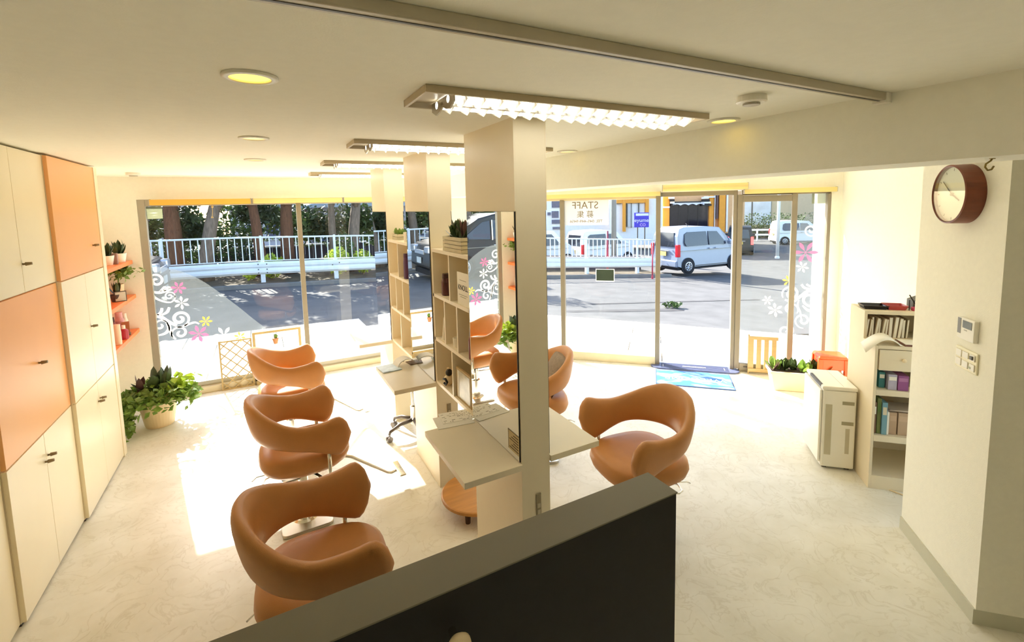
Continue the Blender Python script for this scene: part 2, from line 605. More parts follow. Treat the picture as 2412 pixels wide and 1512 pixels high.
# pale paving in front of the shop: single slabs
PAVE = mat('pale_paving', (232, 222, 204), 0.8, var=0.06, scale=3, bump=0.15, bscale=90)
pv = thing('pavement', None, None, OE, R45)
pv['kind'] = 'structure'
def slab(x0, x1, y0, y1):
    g = 0.006
    ps = []
    for dz in (-0.03, 0.022):
        for (x, y) in ((x0 + g, y0 + g), (x1 - g, y0 + g), (x1 - g, y1 - g), (x0 + g, y1 - g)):
            q = OE + D45 * x + N45 * y
            ps.append((x, y, gz(q.x, q.y) + dz + random.uniform(0, 0.003) * (dz > 0)))
    return MB().hexa(ps).build('paving_slab', PAVE, pv)
rows = [0.12, 0.72, 1.32, 1.95, 2.6, 3.35]
for r in range(5):
    off = 0.45 * (r % 2)
    x = 0.2 - off
    while x < 8.0:
        slab(x, x + 0.9, rows[r], rows[r + 1])
        x += 0.9
pf = thing('pavement_front', None, None)
pf['kind'] = 'structure'
for r in range(4):
    x = -7.0 + 0.45 * (r % 2)
    while x < 2.2 - 0.75 * r + 1.2:
        y0 = 6.26 + 0.72 * r
        ps = []
        for dz in (-0.03, 0.022):
            for (a, b) in ((x + .006, y0 + .006), (x + .894, y0 + .006), (x + .894, y0 + .714), (x + .006, y0 + .714)):
                ps.append((a, b, gz(a, b) + dz))
        MB().hexa(ps).build('paving_slab', PAVE, pf)
        x += 0.9
# kerb and planted verge along the railing
KERB = mat('kerb_concrete', (128, 126, 122), 0.9, var=0.1, scale=4)
VERGE = mat('dry_verge', (92, 82, 66), 1.0, var=0.35, scale=4, bump=0.5, bscale=14)
def strip(poly, w0, w1, h, name, m, dz0=-0.05):
    b = MB()
    prev = None
    pts = []
    for i in range(len(poly) - 1):
        a, c = Vector((*poly[i], 0)), Vector((*poly[i + 1], 0))
        n = max(1, int((c - a).length / 0.8))
        for k in range(n):
            pts.append(a.lerp(c, k / n))
    pts.append(Vector((*poly[-1], 0)))
    for i, p in enumerate(pts):
        t = (pts[min(i + 1, len(pts) - 1)] - pts[max(i - 1, 0)]).normalized()
        nrm = Vector((-t.y, t.x, 0))
        A, C = p + nrm * w0, p + nrm * w1
        v = [b.bm.verts.new((A.x, A.y, gz(A.x, A.y) + dz0)), b.bm.verts.new((A.x, A.y, gz(A.x, A.y) + h)), b.bm.verts.new((C.x, C.y, gz(C.x, C.y) + h)), b.bm.verts.new((C.x, C.y, gz(C.x, C.y) + dz0))]
        if prev:
            for k in range(4):
                b.bm.faces.new((prev[k], prev[(k + 1) % 4], v[(k + 1) % 4], v[k]))
        else:
            b.bm.faces.new(v)
        prev = v
    b.bm.faces.new(list(reversed(prev)))
    return b.build(name, m)
RAIL = [(-3.2, 15.55), (3.3, 15.2), (9.3, 14.3), (13.9, 13.55)]
struct(strip(RAIL, -0.75, -0.6, 0.1, 'kerb', KERB))
struct(strip(RAIL, -0.6, 5.5, 0.06, 'verge', VERGE))
LINE = mat('road_paint', (236, 236, 232), 0.8, var=0.08)
TAR = mat('dark_tar', (70, 68, 68), 0.9, var=0.2, scale=5)
tag(strip([(5.6, 8.4), (8.6, 7.6)], 0, 0.25, 0.008, 'tar_patch', TAR, 0.0), 'thin dark tar patch on the road outside the entrance', 'road patch')
tag(strip([(7.0, 9.0), (12, 8.0)], 0, 0.10, 0.008, 'tar_patch', TAR, 0.0), 'long dark tar seam on the sunlit road in front of the silver car', 'road patch')

# ------------------------------------------------------------------ guardrail with white pickets
RWHITE = mat('white_paint', (238, 242, 244), 0.5, var=0.03)
rails = thing('guardrail', 'long white guardrail with pickets and a broad lower beam beyond the road', 'railing')
def along(poly, s):
    for i in range(len(poly) - 1):
        a, c = Vector((*poly[i], 0)), Vector((*poly[i + 1], 0))
        L = (c - a).length
        if s <= L or i == len(poly) - 2:
            return a + (c - a) * (s / L), (c - a).normalized()
        s -= L
LEN = sum((Vector(RAIL[i + 1]) - Vector(RAIL[i])).length for i in range(len(RAIL) - 1))
def railpts(h, off=0.0, s0=0.0, s1=None, n=24):
    out = []
    s1 = LEN if s1 is None else s1
    for k in range(n + 1):
        p, t = along(RAIL, s0 + (s1 - s0) * k / n)
        q = p + Vector((-t.y, t.x, 0)) * off
        out.append((q.x, q.y, gz(q.x, q.y) + h))
    return out
MB().tube(railpts(1.37), 0.027, 8).build('top_rail', RWHITE, rails, smooth=True)
MB().tube(railpts(0.69), 0.016, 8).build('lower_rail', RWHITE, rails, smooth=True)
# broad beam with two corrugations
prof = [(-0.06, 0.30), (-0.11, 0.36), (-0.11, 0.42), (-0.05, 0.475), (-0.11, 0.53), (-0.11, 0.60), (-0.06, 0.66), (-0.045, 0.66), (-0.045, 0.30)]
b = MB(); prev = None
for k in range(33):
    p, t = along(RAIL, 0.55 + (LEN - 0.55) * k / 32)
    nn = Vector((-t.y, t.x, 0))
    ring = []
    for (u, h) in prof:
        q = p + nn * u
        ring.append(b.bm.verts.new((q.x, q.y, gz(p.x, p.y) + h)))
    if prev:
        for i in range(len(prof)):
            j = (i + 1) % len(prof)
            b.bm.faces.new((prev[i], prev[j], ring[j], ring[i]))
    else:
        b.bm.faces.new(ring)
    prev = ring
b.bm.faces.new(list(reversed(prev)))
b.build('beam', RWHITE, rails)
pk = MB().box(-0.012, 0.012, -0.012, 0.012, 0.0, 0.67).build('picket', RWHITE, rails)
first = True
s = 0.1
while s < LEN:
    p, t = along(RAIL, s)
    L = (p.x, p.y, gz(p.x, p.y) + 0.70)
    if first:
        pk.location = L; first = False
    else:
        clone(pk, rails, L)
    s += 0.175
po = MB().box(-0.06, 0.06, -0.05, 0.05, -0.1, 0.66).build('post', RWHITE, rails)
ps2 = MB().box(-0.03, 0.03, -0.025, 0.025, 0.6, 1.42).build('upright', RWHITE, rails)
for i, s in enumerate([0.85, 3.2, 5.2, 7.4, 9.6, 11.8, 14.0, 16.2]):
    p, t = along(RAIL, s)
    L = (p.x, p.y, gz(p.x, p.y))
    if i == 0:
        po.location = L; ps2.location = L
    else:
        clone(po, rails, L); clone(ps2, rails, L)
bo = MB().lathe([(0.018, -0.012), (0.018, 0.0)], axis='y', n=8).build('bolt', DARKG, rails)
fi = True
for s, hs in ((0.75, (0.56,)), (1.0, (0.56,)), (3.1, (0.6, 0.45, 0.35)), (3.32, (0.6, 0.45, 0.35)), (5.1, (0.5,)), (5.3, (0.56,))):
    for h in hs:
        p, t = along(RAIL, s)
        q = p + Vector((-t.y, t.x, 0)) * -0.11
        L = (q.x, q.y, gz(q.x, q.y) + h)
        if fi: bo.location = L; fi = False
        else: clone(bo, rails, L)

# ------------------------------------------------------------------ trees, bushes
BARK = mat('grey_bark', (122, 106, 92), 0.95, var=0.3, scale=8, bump=0.6, bscale=20, stretch=(3, 3, 0.6))
BARKR = mat('red_bark', (104, 70, 50), 0.95, var=0.3, scale=8, bump=0.6, bscale=20, stretch=(3, 3, 0.6))
TLEAF = mat('tree_leaf', (66, 88, 44), 0.6, var=0.35, scale=3, trans=0.2)
TLEAF2 = mat('tree_leaf_dark', (48, 66, 42), 0.6, var=0.35, scale=3, trans=0.15)
BLEAF = mat('bush_leaf', (176, 196, 74), 0.6, var=0.25, scale=6, trans=0.3)
def leaf_cloud(n, sampler, size, rnd):
    b = MB()
    for _ in range(n):
        c = sampler()
        a = Vector((rnd.gauss(0, 1), rnd.gauss(0, 1), rnd.gauss(0, 1))).normalized()
        u = a.orthogonal().normalized()
        u = (u * math.cos(rnd.random() * 6.28) + a.cross(u) * math.sin(rnd.random() * 6.28)).normalized()
        v = a.cross(u)
        s = size * rnd.uniform(0.6, 1.4)
        b.quad(c - u * s, c - v * s * 0.5, c + u * s, c + v * s * 0.5)
    return b
def make_tree(x, y, lean, r, label, barkm, leafm, hgt=5.6, fork=True, low=1.2, seed=0):
    rnd = random.Random(seed)
    z0 = gz(x, y)
    t = thing('tree', label, 'tree', (x, y, z0), 0, 'trees behind the guardrail')
    top = Vector((lean, 0.2, 2.9))
    pts = [Vector((0, 0, -0.1)), Vector((lean * 0.15, 0, 0.7)), Vector((lean * 0.45, 0.05, 1.6)), top]
    b = MB().tube(pts, [r * 1.35, r * 1.0, r * 0.9, r * 0.7], 10)
    for k in range(4 if fork else 2):
        a = rnd.uniform(0, 6.28)
        e = top + Vector((math.cos(a) * 1.1, math.sin(a) * 0.9, rnd.uniform(0.8, 1.8)))
        st = pts[2].lerp(top, rnd.uniform(0.3, 1.0))
        b.tube([st, st.lerp(e, 0.5) + Vector((0, 0, 0.1)), e], [r * 0.55, r * 0.38, r * 0.15], 7)
    b.build('trunk', barkm, t, smooth=True)
    blobs = []
    for k in range(13):
        a = rnd.uniform(0, 6.28)
        rad = rnd.uniform(0.2, 1.7)
        blobs.append((Vector((lean + math.cos(a) * rad, math.sin(a) * rad, rnd.uniform(low + 1.95, hgt - 0.6))), rnd.uniform(0.4, 0.75)))
    for k in range(5):
        a = rnd.uniform(0, 6.28)
        blobs.append((Vector((lean + math.cos(a) * 1.2, abs(math.sin(a)) * 0.9 + 0.75, rnd.uniform(low + 0.2, low + 1.1))), rnd.uniform(0.4, 0.7)))
    def smp():
        c, R = rnd.choice(blobs)
        d = Vector((rnd.gauss(0, 1), rnd.gauss(0, 1), rnd.gauss(0, 0.8))).normalized()
        return c + d * R * rnd.random() ** 0.45
    o = leaf_cloud(4600, smp, 0.09, rnd).build('foliage', leafm, t)
    o['kind'] = 'stuff'
    return t
TREES = [(-3.1, 17.2, 0.15, 0.17, 'slim grey tree seen at the left edge of the front window', BARK, TLEAF2),
         (-2.25, 17.0, -0.05, 0.24, 'thick red-brown tree left of the forked grey trunk', BARKR, TLEAF),
         (-1.55, 16.6, 0.55, 0.20, 'grey forked tree leaning right behind the left railing post', BARK, TLEAF2),
         (0.0, 17.0, -0.2, 0.17, 'dark brown tree left of the window mullion, bush on its right', BARKR, TLEAF),
         (0.75, 17.3, 0.1, 0.22, 'forked brown tree just left of the window mullion', BARKR, TLEAF2),
         (2.2, 17.3, 0.05, 0.13, 'thin grey tree right of the window mullion', BARK, TLEAF),
         (2.75, 17.0, 0.35, 0.20, 'grey tree with a split trunk near the nearest mirror posts', BARK, TLEAF2),
         (4.4, 17.4, 0.1, 0.2, 'broad grey tree hidden mostly behind the mirror stations', BARK, TLEAF),
         (-5.2, 17.0, 0.1, 0.2, 'grey tree seen through the mirrors beyond the dark van', BARK, TLEAF)]
for i, (x, y, ln, r, lb, bk_, lf_) in enumerate(TREES):
    make_tree(x, y, ln, r, lb, bk_, lf_, seed=20 + i, low=1.0 if i % 2 else 1.25, hgt=5.4)
def bush(x, y, rx, rz_, n, label, m, seed, grp='bushes by the railing'):
    rnd = random.Random(seed)
    z0 = gz(x, y) + 0.04
    t = thing('bush', label, 'bush', (x, y, z0), 0, grp)
    b = MB()
    for k in range(6):
        a = rnd.uniform(0, 6.28)
        b.tube([(0, 0, 0), (math.cos(a) * rx * 0.4, math.sin(a) * rx * 0.4, rz_ * 0.9)], [0.02, 0.008], 5)
    b.build('stem', BARK, t)
    def smp():
        d = Vector((rnd.gauss(0, 1), rnd.gauss(0, 1), rnd.gauss(0, 1))).normalized() * rnd.random() ** 0.4
        return Vector((d.x * rx, d.y * rx * 0.8, rz_ + d.z * rz_ * 0.9))
    o = leaf_cloud(n, smp, 0.05, rnd).build('foliage', m, t)
    o['kind'] = 'stuff'
bush(0.25, 16.0, 0.38, 0.42, 900, 'small yellow-green bush behind the railing left of the mullion', BLEAF, 1)
bush(-0.35, 15.95, 0.2, 0.28, 300, 'tiny yellow-green bush left of the larger one', BLEAF, 2)
bush(2.15, 16.0, 0.42, 0.5, 1000, 'yellow-green bush behind the railing right of the mullion', BLEAF, 3)
bush(2.95, 16.0, 0.35, 0.45, 700, 'yellow-green bush near the right end of the visible railing', BLEAF, 4)
bush(-2.7, 19.2, 1.1, 0.95, 2200, 'large olive shrub behind the railing at the far left of the window', TLEAF, 6)
bush(-0.9, 19.0, 0.8, 0.95, 1900, 'large dark green shrub behind the railing left of the pale house', TLEAF2, 7)
wd_ = CAM + (AX_F + AX_R * ((1583 - CX) / F_PX) - AX_U * ((724 - CY) / F_PX)) * (2.42 / 0.214)
bush(wd_.x, wd_.y, 0.26, 0.045, 110, 'low weed tuft at the edge of the paving outside the open door', TLEAF, 8, None)
bush(2.45, 16.4, 0.35, 0.75, 800, 'tall dark green bush between two yellow bushes', TLEAF, 5)

# ------------------------------------------------------------------ houses behind the trees
HW = mat('house_wall', (206, 204, 214), 0.9, var=0.04)
HROOF = mat('house_roof', (150, 160, 168), 0.8, var=0.1, scale=8)
HGREY = mat('house_grey', (150, 144, 148), 0.9, var=0.06)
HWIN = mat('house_glass', (70, 80, 110), 0.15, var=0.2)
HFR = mat('house_frame', (235, 236, 240), 0.6, var=0.02)
def house(x0, x1, y, h, roofh, wallm, label, wins, depth=4.0):
    z0 = gz((x0 + x1) / 2, y) - 0.2
    t = thing('house', label, 'building', (x0, y, z0))
    B('wall', wallm, 0, x1 - x0, 0, depth, 0, h, t)
    L = x1 - x0
    MB().prism([(-0.3, h), (L + 0.3, h), (L / 2, h + roofh)], -0.3, depth, 'y').build('roof', HROOF, t)
    for (a, c, d, e) in wins:
        f = B('window', HFR, a, c, -0.06, 0.02, d, e, t)
        n = 2
        for k in range(n):
            u0 = a + 0.06 + (c - a - 0.06) * k / n
            u1 = a + (c - a - 0.06) * (k + 1) / n
            B('pane', HWIN, u0, u1, -0.08, -0.05, d + 0.06, e - 0.06, f)
house(-1.2, 2.0, 25.5, 2.4, 1.3, HW, 'small pale house with white-framed windows behind the trees', [(0.35, 1.0, 0.95, 1.8), (1.4, 2.6, 0.95, 1.8)])
house(2.3, 8.5, 27.5, 2.7, 1.4, HGREY, 'long grey house behind the trees right of the mullion', [(0.6, 1.6, 0.3, 1.1), (2.0, 3.2, 0.3, 1.1), (3.6, 4.8, 0.3, 1.1)])
house(-12.0, -3.4, 27.0, 3.2, 1.4, HGREY, 'grey house far left behind the trees', [(5.4, 6.4, 0.6, 1.3), (6.9, 7.9, 0.6, 1.3)])
DFEN = mat('dark_fence', (64, 58, 66), 0.9, var=0.15)
fe = thing('board_fence', 'low dark board fence beyond the trees with a pale cap', 'fence', (-6, 20.3, gz(0, 20) - 0.05))
fb_ = MB().box(0, 0.28, 0, 0.03, 0, 0.78).build('board', DFEN, fe)
for k in range(1, 56):
    clone(fb_, fe, (k * 0.29, 0, 0))
B('cap_rail', HFR, 0, 16.3, -0.03, 0.06, 0.78, 0.84, fe)
B('cap_rail', HFR, 0, 6.3, -0.03, 0.06, 1.02, 1.10, fe)

def backdrop(px, depth):
    p = CAM + (AX_F + AX_R * ((px - CX) / F_PX)) * depth
    return Vector((p.x, p.y, gz(p.x, p.y)))
# ------------------------------------------------------------------ cars
TIRE = mat('tyre', (34, 33, 36), 0.8, var=0.15)
CGLASS = mat('car_glass', (40, 44, 52), 0.06, var=0.1, spec=0.8)
RIM = mat('wheel_rim', (206, 208, 214), 0.3, 0.7, var=0.05)
RED = mat('tail_red', (214, 30, 44), 0.25, var=0.1)
def car(name, label, loc, rz, paint, L=3.4, W=1.48, H=1.79, profile=None, belt=1.0, wheels=(0.52, 2.95), wr=0.28, sidewin=None, rearwin=True, plate=(240, 214, 110), frontlamp=False, brake=False):
    t = thing(name, label, 'car', loc, rz)
    hw = W / 2
    def half(z):
        return hw if z <= belt else hw - (z - belt) / (H - belt) * 0.14
    b = MB()
    n = len(profile)
    Lf = [b.bm.verts.new((x, half(z), z)) for x, z in profile]
    Rt = [b.bm.verts.new((x, -half(z), z)) for x, z in profile]
    b.bm.faces.new(Lf); b.bm.faces.new(list(reversed(Rt)))
    for i in range(n):
        j = (i + 1) % n
        b.bm.faces.new((Lf[i], Rt[i], Rt[j], Lf[j]))
    bmesh.ops.triangulate(b.bm, faces=[f for f in b.bm.faces if len(f.verts) > 4])
    b.build('body', paint, t, smooth=False, bevel=0.05, seg=3)
    for sgn in (1, -1):
        for poly in sidewin:
            q = MB()
            A = [q.bm.verts.new((x, sgn * (half(z) + 0.006), z)) for x, z in poly]
            C = [q.bm.verts.new((x, sgn * (half(z) - 0.03), z)) for x, z in poly]
            q.bm.faces.new(A)
            for i in range(len(poly)):
                j = (i + 1) % len(poly)
                q.bm.faces.new((A[i], C[i], C[j], A[j]))
            q.build('side_window', CGLASS, t)
        for wx in wheels:
            ar = MB().lathe([(wr * 1.2, 0), (wr * 1.2, 0.01)], (wx, sgn * (hw + 0.001) - (0.01 if sgn < 0 else 0), wr), 24, 'y')
            ar.build('wheel_arch', TIRE, t)
            wh = MB()
            wh.lathe([(wr * 0.62, -0.09), (wr * 0.9, -0.10), (wr, -0.06), (wr, 0.06), (wr * 0.9, 0.10), (wr * 0.62, 0.09)], (0, 0, 0), 24, 'y')
            who = wh.build('wheel', TIRE, t, smooth=True, loc=(wx, sgn * (hw - 0.06), wr))
            hb = MB().lathe([(wr * 0.64, 0.085), (wr * 0.64, 0.10), (wr * 0.55, 0.105), (wr * 0.5, 0.08), (0.0, 0.08)], (0, 0, 0), 24, 'y')
            for k in range(9):
                a = 2 * PI * k / 9
                u = Vector((math.cos(a), 0, math.sin(a)))
                hb.tube([u * 0.02 + Vector((0, 0.1, 0)), u * wr * 0.58 + Vector((0, 0.1, 0))], 0.016, 5)
            if sgn < 0:
                hb.xf(Matrix.Scale(-1, 4, (0, 1, 0)))
            hb.build('rim', RIM, who)
        for hx in ((1.62, 1.95) if L < 4 else (2.2, 2.6)):
            B('door_handle', RIM, hx, hx + 0.16, sgn * hw - 0.02, sgn * hw + 0.025, belt - 0.09, belt - 0.055, t, bevel=0.01)
        mb_ = MB().box(L * 0.76, L * 0.76 + 0.1, sgn * (hw + 0.16), sgn * (hw - 0.02), belt + 0.05, belt + 0.2)
        mb_.build('side_mirror', paint, t, bevel=0.03)
    B('sill_line', DARKG, 0.9, L * 0.78, -hw - 0.008, hw + 0.008, 0.27, 0.30, t)
    B('crease', GREYP, 0.15, L * 0.9, -hw - 0.004, hw + 0.004, belt - 0.125, belt - 0.113, t)
    if rearwin:
        MB().hexa([(-0.03, -hw + 0.2, belt + 0.04), (0.3, -hw + 0.2, belt + 0.04), (0.3, hw - 0.2, belt + 0.04), (-0.03, hw - 0.2, belt + 0.04),
                   (0.045, -hw + 0.28, H - 0.2), (0.3, -hw + 0.28, H - 0.2), (0.3, hw - 0.28, H - 0.2), (0.045, hw - 0.28, H - 0.2)]).build('rear_window', CGLASS, t, bevel=0.01)
    for sgn in (1, -1):
        B('tail_lamp', emat('brake_glow', (255, 60, 60), 6.0) if brake else RED, -0.03, 0.12, sgn * (hw + 0.012), sgn * (hw - 0.13), 0.66, belt + 0.14, t, bevel=0.02)
    B('bumper', paint, -0.07, 0.2, -hw + 0.02, hw - 0.02, 0.26, 0.52, t, bevel=0.04)
    B('underbody', TIRE, 0.05, L - 0.1, -hw + 0.08, hw - 0.08, 0.14, 0.3, t)
    if plate:
        MB().box(-0.085, -0.06, -0.17, 0.17, 0.68, 0.84).build('licence_plate', mat('plate_%d' % plate[2], plate, 0.5, var=0.03), t)
        B('plate_garnish', RIM, -0.075, -0.02, -0.3, 0.3, 0.87, 0.9, t)
    if frontlamp:
        for sgn in (1, -1):
            B('head_lamp', RIM, L - 0.2, L + 0.02, sgn * (hw - 0.03), sgn * (hw - 0.4), 0.78, 0.98, t, bevel=0.04)
        B('front_plate', mat('plate_white', (235, 236, 230), 0.5, var=0.03), L + 0.005, L + 0.03, -0.18, 0.18, 0.48, 0.65, t)
        B('grille', RIM, L - 0.03, L + 0.015, -0.42, 0.42, 0.74, 0.86, t, bevel=0.01)
    return t
KEI = [(0.0, 0.3), (-0.03, 0.5), (0.0, 0.95), (0.05, 1.45), (0.16, 1.72), (0.4, 1.785), (1.6, 1.79), (2.25, 1.73), (2.65, 1.35), (2.85, 1.06), (3.25, 0.95), (3.38, 0.7), (3.38, 0.32), (3.2, 0.24), (0.2, 0.24)]
KEIW = [[(0.42, 1.08), (0.36, 1.2), (0.4, 1.52), (0.55, 1.6), (1.52, 1.6), (1.55, 1.06), (0.52, 1.05)],
        [(1.62, 1.06), (1.62, 1.6), (2.1, 1.58), (2.52, 1.12), (2.5, 1.06)]]
SILVER = mat('silver_paint', (146, 157, 176), 0.25, 0.35, var=0.02)
PEARL = mat('white_paint_car', (240, 242, 244), 0.25, var=0.02)
NIGHT = mat('dark_paint', (24, 30, 38), 0.3, 0.0, var=0.05)
c1 = car('compact_van', 'silver boxy compact car with red tail lamps framed by the open door', (14.05, 13.45, -0.76), math.radians(-4), SILVER, profile=KEI, sidewin=KEIW)
MB().tube([(1.2, 0, 1.78), (1.1, 0, 1.9)], 0.012, 6).build('antenna', DARKG, c1)
MINI = [(0.0, 0.35), (-0.03, 0.6), (0.02, 1.05), (0.2, 1.65), (0.5, 1.82), (2.6, 1.85), (3.2, 1.72), (3.95, 1.18), (4.6, 1.02), (4.72, 0.8), (4.75, 0.4), (4.5, 0.25), (0.2, 0.25)]
MINIW = [[(0.5, 1.12), (0.62, 1.62), (1.7, 1.66), (1.7, 1.1)], [(1.78, 1.1), (1.78, 1.66), (2.75, 1.65), (2.78, 1.1)], [(2.86, 1.1), (2.84, 1.64), (3.1, 1.6), (3.75, 1.14)]]
v1 = car('minivan', 'dark blue-black minivan parked outside the left window, seen in the mirrors', (-6.75, 13.2, gz(-3, 13.2) + 0.01), 0.0, NIGHT, L=4.75, W=1.75, H=1.85, profile=MINI, sidewin=MINIW, wheels=(0.85, 3.75), wr=0.33, frontlamp=True, plate=None)
for sgn in (1, -1):
    MB().tube([(2.81, sgn * 0.885, 1.08), (2.79, sgn * 0.81, 1.66)], 0.02, 6).build('chrome_pillar', CHROME, v1)
car('dark_suv', 'dark car with lit brake lamp ahead of the silver car', backdrop(1742, 29.0), math.radians(36), NIGHT, profile=KEI, sidewin=KEIW, brake=True)
car('delivery_van', 'small white van far down the road behind the sliding door', backdrop(1820, 36.0), math.radians(-34), PEARL, profile=KEI, sidewin=KEIW)
car('white_van', 'white car parked beyond the picket railing, left of the red pole', (10.0, 19.2, -0.95), math.radians(2), PEARL, profile=KEI, sidewin=KEIW)
car('white_van', 'white car parked beyond the picket railing, under the blue sign', (13.8, 19.2, -1.1), math.radians(2), PEARL, profile=KEI, sidewin=KEIW)

lw = strip([(6.0, 16.2), (9.6, 15.7), (14.2, 14.9)], 0, 0.2, 0.62, 'low_wall', mat('wall_dark', (70, 66, 74), 0.9, var=0.2))
tag(lw, 'low dark wall behind the picket railing left of the door', 'wall')
# ------------------------------------------------------------------ street backdrop seen through the entrance
# local frames: x to the right as seen from the shop, y away from it, z up
BR = math.atan2(-0.6, 0.8)
BX = Vector((0.8, -0.6, 0)); BN = Vector((0.6, 0.8, 0))
def on_plane(px, py, P):
    d = pix(px, py)
    k = (P - CAM).dot(BN) / d.dot(BN)
    q = CAM + d * k
    return (q - P).dot(BX), q.z
OCHRE = mat('ochre_wall', (236, 160, 62), 0.85, var=0.05)
PEACH = mat('peach_wall', (228, 178, 128), 0.85, var=0.05)
SHOPW = mat('shop_white', (240, 238, 236), 0.7, var=0.03)
SHOPG = mat('shop_glass', (36, 32, 42), 0.1, var=0.15)
P0 = backdrop(1600, 36.0)
P0.z = -1.2
def panel(name, m, parent, P, x0, y0, x1, y1, dep=0.15, out=0.0):
    a = on_plane(x0, y1, P); c = on_plane(x1, y0, P)
    return B(name, m, a[0], c[0], -dep - out, -out, a[1] - P.z, c[1] - P.z, parent)
ob = thing('orange_building', 'orange and peach shop building across the road behind the silver car', 'building', P0, BR)
a0 = on_plane(1560, 560, P0); a1 = on_plane(1752, 560, P0)
B('wall', PEACH, a0[0], a1[0], 0, 2.5, 0, 7.5, ob)
ws = panel('shop_window', SHOPG, ob, P0, 1577, 474, 1667, 545, 0.1)
for px in (1598, 1620, 1643):
    panel('window_bar', DARKG, ob, P0, px - 0.6, 480, px + 0.6, 545, 0.06, 0.1)
panel('lintel', DARKG, ob, P0, 1576, 473, 1668, 477, 0.14, 0.1)
zz = on_plane(1600, 478, P0)
aw = MB()
xa, xb = on_plane(1582, 480, P0)[0], on_plane(1655, 480, P0)[0]
zt, zb = on_plane(1600, 478, P0)[1] - P0.z, on_plane(1600, 484, P0)[1] - P0.z
poly = [(xa, zt), (xb, zt)]
nsc = 4
for k in range(nsc, 0, -1):
    x1_ = xa + (xb - xa) * k / nsc; x0_ = xa + (xb - xa) * (k - 1) / nsc
    for q in range(7):
        f = q / 6
        poly.append((x1_ + (x0_ - x1_) * f, zb + 0.10 * math.sin(PI * f)))
aw.prism(poly, -0.5, -0.42, 'y')
aw.build('awning', mat('awning_white', (226, 226, 232), 0.7, var=0.03), ob)
for (x0, x1, s0) in ((1573, 1587, 1), (1650, 1667, -1)):
    for k in range(4):
        panel('awning_stripe', INK if k % 2 else SHOPW, ob, P0, x0 + 2 * k * (s0 > 0), 464 + k * 5.5, x1 + 2 * k * (s0 < 0) - 1, 468.5 + k * 5.5, 0.3, 0.2)
panel('column', OCHRE, ob, P0, 1560, 460, 1576, 545, 0.2)
panel('column', OCHRE, ob, P0, 1668, 460, 1680, 545, 0.2)
panel('white_trim', SHOPW, ob, P0, 1556, 486, 1576, 490, 0.3)
panel('white_trim', SHOPW, ob, P0, 1680, 450, 1683, 545, 0.3)
panel('white_trim', SHOPW, ob, P0, 1657, 462, 1683, 466, 0.3)
panel('down_pipe', mat('brown_pipe', (110, 84, 78), 0.7), ob, P0, 1684, 450, 1690, 515, 0.3)
panel('column', OCHRE, ob, P0, 1690, 450, 1706, 545, 0.4)
panel('white_trim', SHOPW, ob, P0, 1706, 450, 1712, 545, 0.4)
# yellow-framed part left of the door jamb
P1 = backdrop(1490, 34.0); P1.z = -1.0
yb = thing('yellow_building', 'yellow-columned building with pale windows behind the blue sign', 'building', P1, BR)
a0 = on_plane(1438, 560, P1); a1 = on_plane(1560, 560, P1)
B('wall', SHOPW, a0[0], a1[0], 0, 1.5, 0, 6.5, yb)
panel('fascia', OCHRE, yb, P1, 1452, 440, 1526, 479, 0.3)
panel('column', OCHRE, yb, P1, 1466, 465, 1473, 545, 0.35)
panel('column', OCHRE, yb, P1, 1519, 465, 1527, 503, 0.35)
wp = panel('window', SHOPW, yb, P1, 1478, 479, 1518, 534, 0.1)
panel('window_post', DARKG, yb, P1, 1475, 479, 1477.5, 534, 0.25)
panel('window_post', DARKG, yb, P1, 1486, 470, 1487, 536, 0.25)
panel('window_post', DARKG, yb, P1, 1502.5, 470, 1505, 505, 0.25)
panel('lintel', DARKG, yb, P1, 1452, 479, 1463, 480.5, 0.25)
# blue sign board
P2 = backdrop(1510, 24.0)
sg = thing('sign_board', 'blue-violet sign board with white lettering left of the door jamb', 'sign', P2, BR)
BLUE = mat('sign_blue', (74, 62, 190), 0.6, var=0.08)
x0, zt = on_plane(1493.5, 501, P2); x1, zb = on_plane(1528, 535, P2)
zt -= P2.z; zb -= P2.z
B('board', BLUE, x0, x1, -0.06, 0, zb, zt, sg, bevel=0.01)
B('board_band', mat('sign_pale', (226, 228, 250), 0.6), x0 + 0.08, x1 - 0.02, -0.066, -0.06, zt - 0.16, zt - 0.04, sg)
text('lettering', 'leyumel', (zt - zb) * 0.36, SHOPW, sg, ((x0 + x1) / 2, -0.065, (zt + zb) / 2 - 0.02), (PI / 2, 0, 0))
text('lettering', 'CO', (zt - zb) * 0.26, mat('sign_pink', (236, 200, 246), 0.6), sg, ((x0 + x1) / 2 + 0.06, -0.065, zb + 0.12), (PI / 2, 0, 0))
for px in (1502, 1519):
    q = on_plane(px, 520, P2)[0]
    MB().tube([(q, 0.03, 0), (q, 0.03, zb + 0.3)], 0.03, 8).build('post', DARKG, sg)
# utility pole, red post, white pole
def pole(name, label, px, depth, r, h, m, cat='pole'):
    p = backdrop(px, depth)
    t = thing(name, label, cat, p)
    MB().tube([(0, 0, -0.1), (0, 0, h)], [r, r * 0.85], 12).build('shaft', m, t, smooth=True)
    MB().lathe([(r * 1.4, 0), (r * 1.4, 0.1), (r, 0.14)], n=12).build('collar', m, t)
    return t
pole('utility_pole', 'thick grey utility pole right of the staff poster', 1446, 20.0, 0.11, 9.0, mat('grey_pole', (142, 142, 138), 0.8))
pole('red_post', 'slim dark red post behind the picket railing', 1431, 18.2, 0.045, 1.68, mat('maroon', (140, 44, 66), 0.6))
pole('white_pole', 'tall white pole seen through the sliding door glass', 1831, 27.0, 0.09, 8.0, SHOPW)
pole('red_post', 'red and white marker post beside the left door jamb', 1537, 17.0, 0.028, 1.2, mat('maroon2', (196, 70, 90), 0.6))
